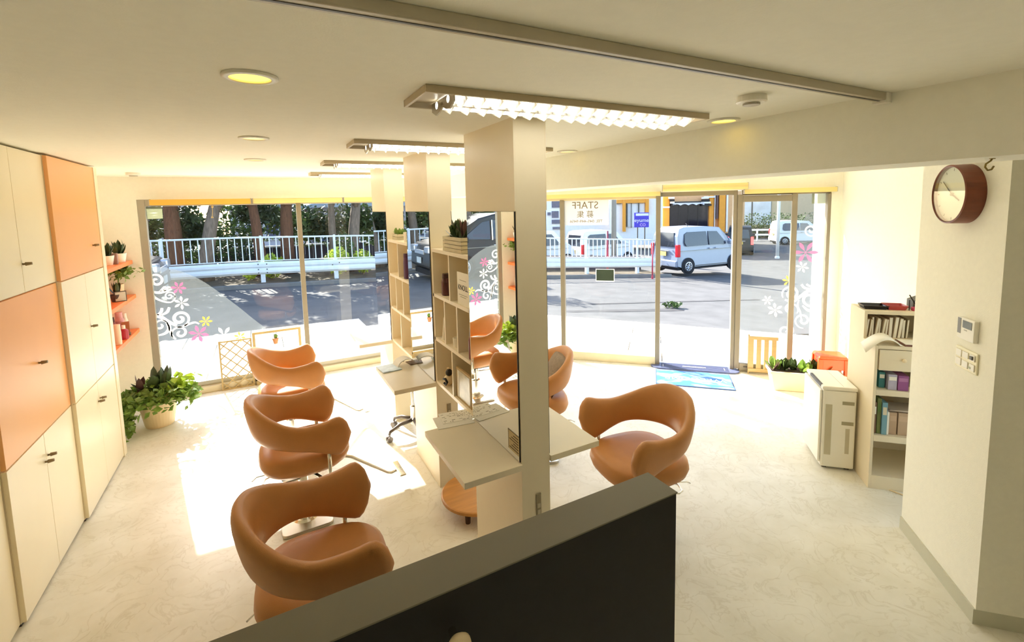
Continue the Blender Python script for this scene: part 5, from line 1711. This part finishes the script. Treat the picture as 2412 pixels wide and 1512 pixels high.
# curled paper on the ledge
cpz = thing('curled_paper', 'white sheet of paper curling over the bookcase ledge', 'paper', bkp(-0.06, 0.03, 1.013), R45)
b = MB(); n = 18; A = []; Bv = []
for k in range(n + 1):
    f = k / n
    x_ = 0.21 * f + 0.0
    z_ = 0.055 * math.sin(PI * min(1, f * 1.05)) * (0.55 + 0.6 * f) - 0.055 * (1 - f) ** 2
    A.append(b.bm.verts.new((x_, -0.045 + 0.01 * f, z_ + 0.006))); Bv.append(b.bm.verts.new((x_ + 0.02, 0.10, z_ + 0.03 * (1 - f) + 0.006)))
for k in range(n):
    b.bm.faces.new((A[k], A[k + 1], Bv[k + 1], Bv[k]))
o = b.build('sheet', PAPER, cpz, smooth=True)
sm = o.modifiers.new('thick', 'SOLIDIFY'); sm.thickness = 0.001
tag(B('booklet', mat('brown_pad', (126, 84, 70), 0.6), 0, 0.26, 0, 0.14, 0, 0.012), 'brown-edged clipboard lying on the right of the bookcase ledge', 'clipboard')
o = bpy.data.objects['booklet']; o.location = bkp(0.17, 0.01, 1.012); o.rotation_euler = (0, 0, R45); o.name = 'clipboard'
tag(B('paper_sheet', PAPER, 0, 0.25, 0, 0.13, 0, 0.002), 'white sheet on the brown clipboard', 'paper')
o = bpy.data.objects['paper_sheet']; o.location = bkp(0.175, 0.015, 1.0245); o.rotation_euler = (0, 0, R45)
def box_thing(name, label, cat, x0, x1, y0, y1, z, h, m, group=None, part='spine', pm=None):
    t = thing(name, label, cat, bkp(x0, y0, z), R45, group)
    B('body', m, 0, x1 - x0, 0, y1 - y0, 0, h, t, bevel=0.001)
    B(part, pm or PAPER, 0.004, x1 - x0 - 0.004, -0.001, 0.0, h * 0.62, h * 0.86, t)
    return t
TEAL = mat('teal', (60, 128, 130), 0.5); LAV = mat('lavender_box', (186, 180, 200), 0.5, var=0.12, scale=20); PURP = mat('purple_box', (150, 84, 140), 0.5)
box_thing('product_box', 'teal box on the shelf under the drawer', 'box', 0.05, 0.085, 0.05, 0.2, 0.706, 0.108, TEAL, 'boxes under the drawer')
box_thing('product_box', 'lavender striped box right of the teal one', 'box', 0.092, 0.142, 0.02, 0.2, 0.706, 0.105, LAV, 'boxes under the drawer')
box_thing('product_box', 'purple box under the drawer', 'box', 0.146, 0.205, 0.015, 0.2, 0.706, 0.102, PURP, 'boxes under the drawer', pm=mat('purple_pale', (178, 120, 168), 0.5))
zf = 0.386
box_thing('file', 'brown thin file at the left of the lower compartment', 'file', 0.024, 0.04, 0.03, 0.24, zf, 0.22, mat('file_brown', (124, 92, 66), 0.6), 'files in the lower compartment')
box_thing('file', 'olive green file in the lower compartment', 'file', 0.043, 0.066, 0.03, 0.24, zf, 0.25, mat('file_green', (110, 120, 66), 0.6), 'files in the lower compartment', pm=mat('file_green2', (96, 130, 62), 0.6))
box_thing('file', 'pale blue file with a cream upper label', 'file', 0.068, 0.098, 0.02, 0.24, zf, 0.225, mat('file_blue', (118, 162, 176), 0.6), 'files in the lower compartment', pm=mat('file_cream', (220, 206, 176), 0.6))
box_thing('file', 'narrow white file beside the pale blue one', 'file', 0.10, 0.112, 0.025, 0.24, zf, 0.16, PAPER, 'files in the lower compartment')
for i, (x0, x1, h, c) in enumerate(((0.116, 0.16, 0.155, (190, 160, 130)), (0.168, 0.225, 0.157, (196, 168, 138)), (0.228, 0.25, 0.152, (200, 180, 156)), (0.262, 0.30, 0.15, (150, 140, 104)), (0.305, 0.36, 0.15, (176, 152, 124)))):
    box_thing('file_box', ['first tan file box from the left in the lower compartment', 'second tan file box, wider, in the lower compartment', 'narrow pale file box right of the wide one', 'olive file box near the right edge', 'tan file box at the far right of the lower compartment'][i], 'file box', x0, x1, 0.035, 0.25, zf, h, mat('filebox_%d' % i, c, 0.7, var=0.06), 'file boxes in the lower compartment', 'label', mat('filebox_l%d' % i, tuple(min(255, v + 12) for v in c), 0.7))
fl = thing('leaflet_stack', 'loose leaflets lying on top of the tan file boxes', 'leaflets', bkp(0.115, 0.05, zf + 0.159), R45)
B('sheet', mat('leaflet_grey', (170, 156, 146), 0.6), 0, 0.19, 0, 0.15, 0, 0.004, fl)
MB().hexa([(0.01, 0.0, 0.004), (0.16, -0.02, 0.004), (0.2, 0.13, 0.004), (0.03, 0.15, 0.004), (0.01, 0.0, 0.007), (0.16, -0.02, 0.02), (0.2, 0.13, 0.02), (0.03, 0.15, 0.007)]).build('sheet', mat('leaflet_light', (200, 186, 172), 0.6), fl)
wire = thing('charger_cable', 'white cable hanging out of the bookcase shelf', 'cable')
MB().tube([bkp(0.24, 0.04, 0.715), bkp(0.25, -0.008, 0.712), bkp(0.262, -0.016, 0.66), bkp(0.27, -0.014, 0.6), bkp(0.268, -0.012, 0.53)], 0.004, 8).build('cable', POTC, wire, smooth=True)
MB().box(-0.012, 0.012, -0.008, 0.008, 0, 0.02).build('plug', POTC, wire, loc=bkp(0.235, 0.06, 0.7055), rz=R45)
# trays and pen stand on top
def tray(loc, lx, ly, h, m, m2, label, rz):
    t = thing('tray', label, 'tray', loc, rz, 'trays on the bookcase')
    b = MB()
    def ring(s, z): return [b.bm.verts.new((sx * lx * s, sy * ly * s, z)) for sx, sy in ((-1, -1), (1, -1), (1, 1), (-1, 1))]
    R_ = [ring(0.78, 0), ring(1.0, h), ring(0.94, h), ring(0.74, 0.004)]
    b.bm.faces.new(list(reversed(R_[0])))
    for a, c in zip(R_, R_[1:]):
        for k in range(4): b.bm.faces.new((a[k], a[(k + 1) % 4], c[(k + 1) % 4], c[k]))
    b.bm.faces.new(R_[-1])
    b.build('dish', m, t)
    B('liner', m2, -lx * 0.72, lx * 0.72, -ly * 0.72, ly * 0.72, 0.004, 0.006, t)
tray(bkp(0.085, 0.29, 1.208), 0.08, 0.055, 0.028, mat('black_lacquer', (26, 22, 30), 0.25), mat('black_felt', (40, 34, 44), 0.8), 'black lacquer tray on top of the bookcase', R45)
tray(bkp(0.215, 0.29, 1.208), 0.062, 0.055, 0.032, mat('red_tray', (176, 66, 66), 0.35), mat('olive_felt', (190, 174, 132), 0.8), 'red tray with a tan liner on top of the bookcase', R45)
ps_ = thing('pen_stand', 'dark desk organiser with pens at the right of the bookcase top', 'pen stand', bkp(0.345, 0.30, 1.208), R45)
B('box', mat('organiser', (96, 96, 88), 0.4), -0.03, 0.12, -0.03, 0.06, 0.0, 0.065, ps_, bevel=0.003)
MB().prism([(-0.03, 0.065), (0.03, 0.092), (0.12, 0.092), (0.12, 0.065)], -0.03, 0.06, 'y').build('lid', DARKG, ps_)
B('note_pad', PAPER, -0.02, 0.03, -0.036, -0.03, 0.045, 0.06, ps_)
B('ink_pad', mat('red_pad', (190, 56, 84), 0.4), -0.045, 0.012, -0.07, -0.036, 0.0, 0.026, ps_, bevel=0.003)
MB().tube([(-0.015, -0.05, 0.026), (-0.062, -0.05, 0.11)], 0.004, 8).build('pen', mat('near_black', (34, 28, 24), 0.5), ps_)
MB().tube([(-0.06, -0.05, 0.0), (-0.06, -0.05, 0.075)], 0.003, 8).build('pen', mat('near_black', (34, 28, 24), 0.5), ps_)

# ------------------------------------------------------------------ clock, thermostat, switches on the slanted wall
CW = Vector((2.824, 0.768, 0)); CD = Vector((0.70711, 0.70711, 0)); CN = Vector((-0.70711, 0.70711, 0))
def onwall(a, z, out=0.0): return CW + CD * a + CN * out + Vector((0, 0, z))
RW = math.radians(45 + 180)   # local x towards the camera along the wall, local -y faces the room
ck = thing('wall_clock', 'round wall clock with a brown wooden rim on the slanted wall', 'clock', onwall(0.284, 2.008, 0.0), math.radians(225))
# local: +y = out of the wall?  (0,1) rotated by 225 deg -> (0.707,-0.707) = into the wall, so the face looks along -y
MB().lathe_closed([(0.132, 0.0), (0.142, 0.0), (0.142, -0.075), (0.136, -0.079), (0.132, -0.075)], n=56, axis='y').build('rim', CLOCKR, ck, smooth=False)
MB().lathe([(0.134, -0.055), (0.134, -0.058), (0, -0.058)], n=48, axis='y').build('face', PAPER, ck)
MB().lathe([(0.132, -0.002), (0.132, -0.05), (0, -0.05)], n=32, axis='y').build('works', WHITEP, ck)
MB().lathe([(0.1315, -0.0735), (0.1315, -0.0745), (0, -0.0745)], n=48, axis='y').build('cover_glass', GLASS, ck)
def hand(name, L, wd, ang, y, tail=0.0):
    d = Vector((math.sin(ang), 0, math.cos(ang))); nn = Vector((d.z, 0, -d.x)) * wd
    p0 = -d * tail; p1 = d * L
    ps = []
    for yy in (y, y - 0.0015):
        for q in (p0 - nn, p0 + nn, p1 + nn * 0.6, p1 - nn * 0.6):
            ps.append((q.x, yy, q.z))
    MB().hexa(ps).build(name, INK, ck)
# seen from the room local +x runs to the right; minute hand up-left, hour hand down-right
hand('minute_hand', 0.098, 0.003, math.radians(-50), -0.062)
hand('hour_hand', 0.066, 0.004, math.radians(118), -0.0605)
MB().lathe([(0.008, -0.058), (0.008, -0.066), (0, -0.066)], n=14, axis='y').build('hub', INK, ck)
for k in range(12):
    a = k * PI / 6
    d = Vector((math.sin(a), 0, math.cos(a)))
    b = MB().box(-0.002, 0.002, -0.0588, -0.058, -0.006, 0.006)
    b.xf(Matrix.Rotation(a, 4, 'Y'))
    b.build('hour_mark', INKG, ck, loc=d * 0.118)
th_ = thing('thermostat', 'white thermostat with a small screen on the slanted wall', 'thermostat', onwall(0.185, 1.31, 0.0), math.radians(225))
B('case', WHITEP, -0.062, 0.062, -0.02, 0, 0.0, 0.105, th_, bevel=0.003)
B('screen', mat('lcd', (96, 100, 86), 0.25), -0.022, 0.045, -0.0215, -0.02, 0.058, 0.094, th_)
B('side_strip', mat('strip_grey', (120, 118, 112), 0.4), -0.06, -0.036, -0.0212, -0.019, 0.025, 0.1, th_)
B('button', GREYP, -0.01, 0.01, -0.0215, -0.02, 0.046, 0.05, th_)
sw = thing('switch_plate', 'cream switch plate with six keys under the thermostat', 'switch', onwall(0.19, 1.162, 0.0), math.radians(225))
B('plate', mat('switch_cream', (246, 238, 206), 0.4), -0.082, 0.082, -0.008, 0, 0, 0.102, sw, bevel=0.003)
for (x0, x1, z0, z1) in ((-0.07, -0.03, 0.055, 0.09), (-0.07, -0.03, 0.012, 0.047), (-0.022, 0.022, 0.06, 0.09), (-0.022, 0.022, 0.012, 0.045), (0.034, 0.07, 0.06, 0.09), (0.034, 0.07, 0.012, 0.045)):
    B('key', WHITEP, x0, x1, -0.0125, -0.008, z0, z1, sw, bevel=0.0015)
B('dial', DARKG, 0.042, 0.062, -0.018, -0.0125, 0.066, 0.084, sw, bevel=0.003)
B('lamp', mat('lamp_green', (170, 176, 140), 0.4), 0.03, 0.048, -0.0135, -0.0125, 0.02, 0.03, sw)

# ------------------------------------------------------------------ vinyl window decorations
# 2-D frame on a glass pane: (u, z) -> world; window_1 faces -y at y=6.174, entrance pane y=0.062 inside of the outer glass
def glass_frame(which, off=0.0):
    if which == 'front':
        return Matrix.Translation((0, 6.176 - off, 0))
    return Matrix.Translation(OE) @ Matrix.Rotation(R45, 4, 'Z') @ Matrix.Translation((0, 0.066 - off, 0))
def stroke(pts, widths):
    """flat ribbon along 2-D points with given half widths, 0.6 mm thick"""
    b = MB()
    n = len(pts)
    Lf, Rt = [], []
    for i, p in enumerate(pts):
        a = pts[max(i - 1, 0)]; c = pts[min(i + 1, n - 1)]
        dx, dz = c[0] - a[0], c[1] - a[1]
        L = math.hypot(dx, dz) or 1
        nx, nz = -dz / L, dx / L
        w_ = widths[i]
        Lf.append((p[0] + nx * w_, p[1] + nz * w_)); Rt.append((p[0] - nx * w_, p[1] - nz * w_))
    T = 0.0006
    vs = [[b.bm.verts.new((q[0], y, q[1])) for q in side] for side in (Lf, Rt) for y in (0, -T)]
    l0_, l1_, r0_, r1_ = vs
    for i in range(n - 1):
        b.bm.faces.new((l1_[i], l1_[i + 1], r1_[i + 1], r1_[i])); b.bm.faces.new((l0_[i + 1], l0_[i], r0_[i], r0_[i + 1]))
        b.bm.faces.new((l0_[i], l0_[i + 1], l1_[i + 1], l1_[i])); b.bm.faces.new((r0_[i + 1], r0_[i], r1_[i], r1_[i + 1]))
    return b
def spiral(cx, cz, r, turns, a0, sgn, wmax, r0=0.12, n=60):
    P, W = [], []
    for k in range(n + 1):
        f = k / n
        rr_ = r * (r0 + (1 - r0) * f)
        a = a0 - sgn * turns * 2 * PI * (1 - f)
        P.append((cx + rr_ * math.cos(a), cz + rr_ * math.sin(a)))
        W.append(wmax * (0.35 + 0.65 * math.sin(PI * min(1, 0.25 + 0.75 * f)) ** 0.6) if f < 0.999 else wmax * 0.4)
    return P, W
def catmull(pts, n=10):
    out = []
    p = [pts[0]] + list(pts) + [pts[-1]]
    for i in range(1, len(p) - 2):
        for k in range(n):
            t = k / n
            q = []
            for d in (0, 1):
                a, b_, c, e = p[i - 1][d], p[i][d], p[i + 1][d], p[i + 2][d]
                q.append(0.5 * (2 * b_ + (c - a) * t + (2 * a - 5 * b_ + 4 * c - e) * t * t + (3 * b_ - a - 3 * c + e) * t ** 3))
            out.append(tuple(q))
    out.append(tuple(pts[-1]))
    return out
def taper(n, w0, w1, w2):
    return [w0 + (w1 - w0) * min(1, 2 * k / n) if k <= n / 2 else w1 + (w2 - w1) * (2 * k / n - 1) for k in range(n)]
def scrolls(which, label, spirals, stems):
    t = thing('scroll_sticker', label, 'window sticker')
    t.matrix_world = glass_frame(which)
    for s in spirals:
        P, W = spiral(*s)
        stroke(P, W).build('scroll', WHITEST, t)
    for pts, ws in stems:
        P = catmull(pts)
        stroke(P, taper(len(P), *ws)).build('tendril', WHITEST, t)
    return t
scrolls('front', 'white scrolling vine sticker on the lower left of the front window',
        [(-1.012, 1.295, 0.085, 1.5, -2.2, 1, 0.0125), (-0.909, 1.118, 0.052, 1.5, -0.6, -1, 0.008),
         (-0.835, 0.858, 0.095, 1.55, -1.9, -1, 0.0165), (-1.014, 0.807, 0.068, 1.2, -0.2, -1, 0.011), (-0.846, 0.70, 0.082, 1.3, -2.6, 1, 0.013),
         (-0.985, 0.555, 0.105, 1.3, -1.6, 1, 0.014)],
        [([(-1.085, 1.208), (-1.02, 1.168), (-0.95, 1.172), (-0.885, 1.19)], (0.006, 0.016, 0.008)),
         ([(-0.985, 1.178), (-0.95, 1.215), (-0.93, 1.222)], (0.008, 0.012, 0.004)), ([(-0.95, 1.178), (-0.915, 1.212), (-0.89, 1.21)], (0.008, 0.012, 0.004)),
         ([(-1.08, 1.19), (-1.03, 1.11), (-0.96, 1.062), (-0.90, 1.05), (-0.862, 1.085), (-0.862, 1.12)], (0.012, 0.008, 0.004)),
         ([(-1.07, 1.16), (-1.05, 1.10), (-1.072, 1.035)], (0.01, 0.013, 0.004)),
         ([(-1.086, 0.935), (-1.01, 0.905), (-0.94, 0.84), (-0.87, 0.785)], (0.022, 0.018, 0.014)),
         ([(-1.03, 0.925), (-0.995, 0.955), (-0.985, 0.995)], (0.008, 0.015, 0.012)), ([(-1.0, 0.918), (-0.945, 0.945), (-0.92, 0.995)], (0.008, 0.015, 0.012)),
         ([(-0.80, 0.772), (-0.745, 0.792), (-0.70, 0.797), (-0.665, 0.775)], (0.012, 0.011, 0.006)),
         ([(-0.955, 0.83), (-0.945, 0.76), (-0.98, 0.715), (-1.055, 0.70)], (0.010, 0.016, 0.006)),
         ([(-0.935, 0.81), (-0.925, 0.70), (-0.89, 0.635)], (0.014, 0.012, 0.008)),
         ([(-0.60, 0.60), (-0.57, 0.53), (-0.60, 0.40), (-0.70, 0.30), (-0.85, 0.25)], (0.004, 0.008, 0.004))])
scrolls('entrance', 'white scrolling vine sticker on the right window panel',
        [(4.289, 0.932, 0.094, 1.5, -2.6, 1, 0.0145), (4.48, 0.877, 0.105, 1.3, 0.6, 1, 0.015), (4.29, 0.752, 0.08, 1.3, -0.6, -1, 0.012),
         (4.42, 0.625, 0.09, 1.4, -1.5, 1, 0.012), (4.246, 0.50, 0.085, 1.3, 0.5, 1, 0.011), (4.388, 0.38, 0.088, 1.4, 2.0, -1, 0.012), (4.237, 0.29, 0.075, 0.9, 0.2, 1, 0.010), (4.463, 1.655, 0.075, 1.6, 0.2, 1, 0.010)],
        [([(4.23, 0.86), (4.31, 0.84), (4.38, 0.90), (4.46, 0.965), (4.56, 0.97)], (0.010, 0.016, 0.02)), ([(4.40, 0.64), (4.39, 0.72), (4.36, 0.79), (4.37, 0.86)], (0.006, 0.011, 0.006)),
         ([(4.52, 0.985), (4.43, 1.0), (4.39, 1.04)], (0.008, 0.014, 0.012)), ([(4.55, 1.0), (4.48, 1.02), (4.44, 1.045)], (0.008, 0.012, 0.010)), ([(4.41, 0.80), (4.47, 0.745), (4.57, 0.75)], (0.008, 0.015, 0.02))])
def flower(which, label, u, z, r, m, a0=0.0, n=6, grp='flower stickers on the glass', w=0.30):
    t = thing('flower_sticker', label, 'window sticker', (0, 0, 0), 0, grp)
    t.matrix_world = glass_frame(which, 0.001) @ Matrix.Translation((u, 0, z))
    b = MB()
    ns = 10
    up, dn = [], []
    for k in range(ns + 1):
        f = k / ns
        x = r * (0.12 + 0.88 * f)
        up.append((x, r * w * 0.55 * math.sin(PI * f ** 1.3) + 0.0008)); 
    poly = up + [(x, -y) for x, y in reversed(up)]
    b.prism(poly, 0, -0.0006, 'y')
    first = b.build('petal', m, t)
    first.rotation_euler = (0, a0, 0)
    for k in range(1, n):
        clone(first, t, None, (0, a0 + 2 * PI * k / n, 0))
    MB().lathe([(r * 0.09, 0), (r * 0.09, -0.0007), (0, -0.0007)], n=10, axis='y').build('eye', m, t)
flower('front', 'uppermost pink flower sticker on the front window', -0.823, 1.199, 0.072, PINKST, 0.15)
flower('front', 'white flower sticker just below the upper pink one', -0.807, 1.031, 0.076, WHITEST, 0.5)
flower('front', 'yellow flower sticker right of the largest white scroll', -0.601, 0.797, 0.064, YELST, 0.1)
flower('front', 'lower, larger pink flower sticker on the front window', -0.677, 0.666, 0.098, PINKST, 0.3)
flower('front', 'large white flower sticker above the lattice panel', -0.443, 0.612, 0.105, WHITEST, 0.1)
flower('front', 'small yellow flower sticker above the right corner of the lattice', -0.286, 0.57, 0.062, YELST, 0.4)
flower('front', 'white flower sticker inside the cream display frame', -0.03, 0.56, 0.075, WHITEST, 0.2)
flower('entrance', 'yellow flower sticker on the sliding door stile', 4.259, 1.078, 0.066, YELST, 0.2)
flower('entrance', 'small white flower sticker left of the scrolls on the right window', 4.051, 0.848, 0.06, WHITEST, 0.0)
flower('entrance', 'larger white flower sticker below the small one on the right window', 4.133, 0.736, 0.085, WHITEST, 0.4)
flower('entrance', 'big pink flower sticker high on the right window', 4.418, 1.407, 0.128, PINKST, 0.0, w=0.26)
flower('entrance', 'pale small flower sticker under the big pink one', 4.392, 1.24, 0.067, WHITEST, 0.2)
def sheet(name, label, which, poly, m, cat, off=-0.001):
    b = MB()
    b.bm.faces.new([b.bm.verts.new((u, 0, z)) for u, z in poly])
    o = b.build(name, m)
    o.matrix_world = glass_frame(which, off)
    return tag(o, label, cat)
film = catmull([(-1.04, 1.44), (-0.95, 1.436), (-0.786, 1.376), (-0.584, 1.24), (-0.32, 0.97), (-0.123, 0.746), (0.042, 0.57), (0.213, 0.40), (0.30, 0.13)], 6)
sheet('tint_film', 'grey translucent film with a curved edge on the lower left of the front window', 'front', film + [(-1.04, 0.13)], FILM, 'window film')
film2 = catmull([(4.31, 1.62), (4.40, 1.80), (4.47, 1.86), (4.53, 1.82), (4.59, 1.70)], 6)
sheet('tint_film', 'grey translucent film with an arched top on the right window', 'entrance', film2 + [(4.59, 0.08), (4.31, 0.08)], FILM, 'window film')
sheet('green_sheet', 'pale green sheet stuck in the top left corner of the front window', 'front', [(-1.038, 1.952), (-0.90, 1.955), (-0.90, 2.08), (-1.038, 2.08)], GREENSH, 'sheet')
sheet('green_sheet', 'pale green sheet stuck in the top right corner of the right window', 'entrance', [(4.46, 1.95), (4.594, 1.95), (4.594, 2.06), (4.46, 2.06)], GREENSH, 'sheet')
# staff poster, seen from behind
po_ = thing('poster', 'translucent staff recruiting poster on the entrance glass, seen from the back', 'poster')
po_.matrix_world = glass_frame('entrance') @ Matrix.Translation((0, -0.024, 0))
PPAPER = clear_mat('poster_paper', (0.97, 0.95, 0.90), (240, 240, 240), 0.72, fres=False)
B('sheet', PPAPER, 1.697, 2.244, -0.0006, 0.0, 1.74, 2.07, po_)
TX = mat('poster_ink', (140, 124, 96), 0.8)
text('lettering', 'STAFF', 0.125, TX, po_, (1.955, -0.0012, 1.985), (PI / 2, 0, PI), align='CENTER')
text('lettering', '募 集', 0.095, TX, po_, (1.955, -0.0012, 1.87), (PI / 2, 0, PI), align='CENTER')
text('lettering', 'TEL 045-449-9456', 0.055, TX, po_, (1.965, -0.0012, 1.785), (PI / 2, 0, PI), align='CENTER')
gs = thing('glass_notice', 'dark green rectangular notice with a white border on the entrance glass', 'sticker')
gs.matrix_world = glass_frame('entrance') @ Matrix.Translation((0, -0.0235, 0))
B('border', WHITEST, 2.083, 2.316, -0.0008, 0.0, 1.026, 1.186, gs)
B('panel', mat('notice_green', (58, 74, 58), 0.6, var=0.06), 2.091, 2.308, -0.0014, -0.0008, 1.036, 1.178, gs)
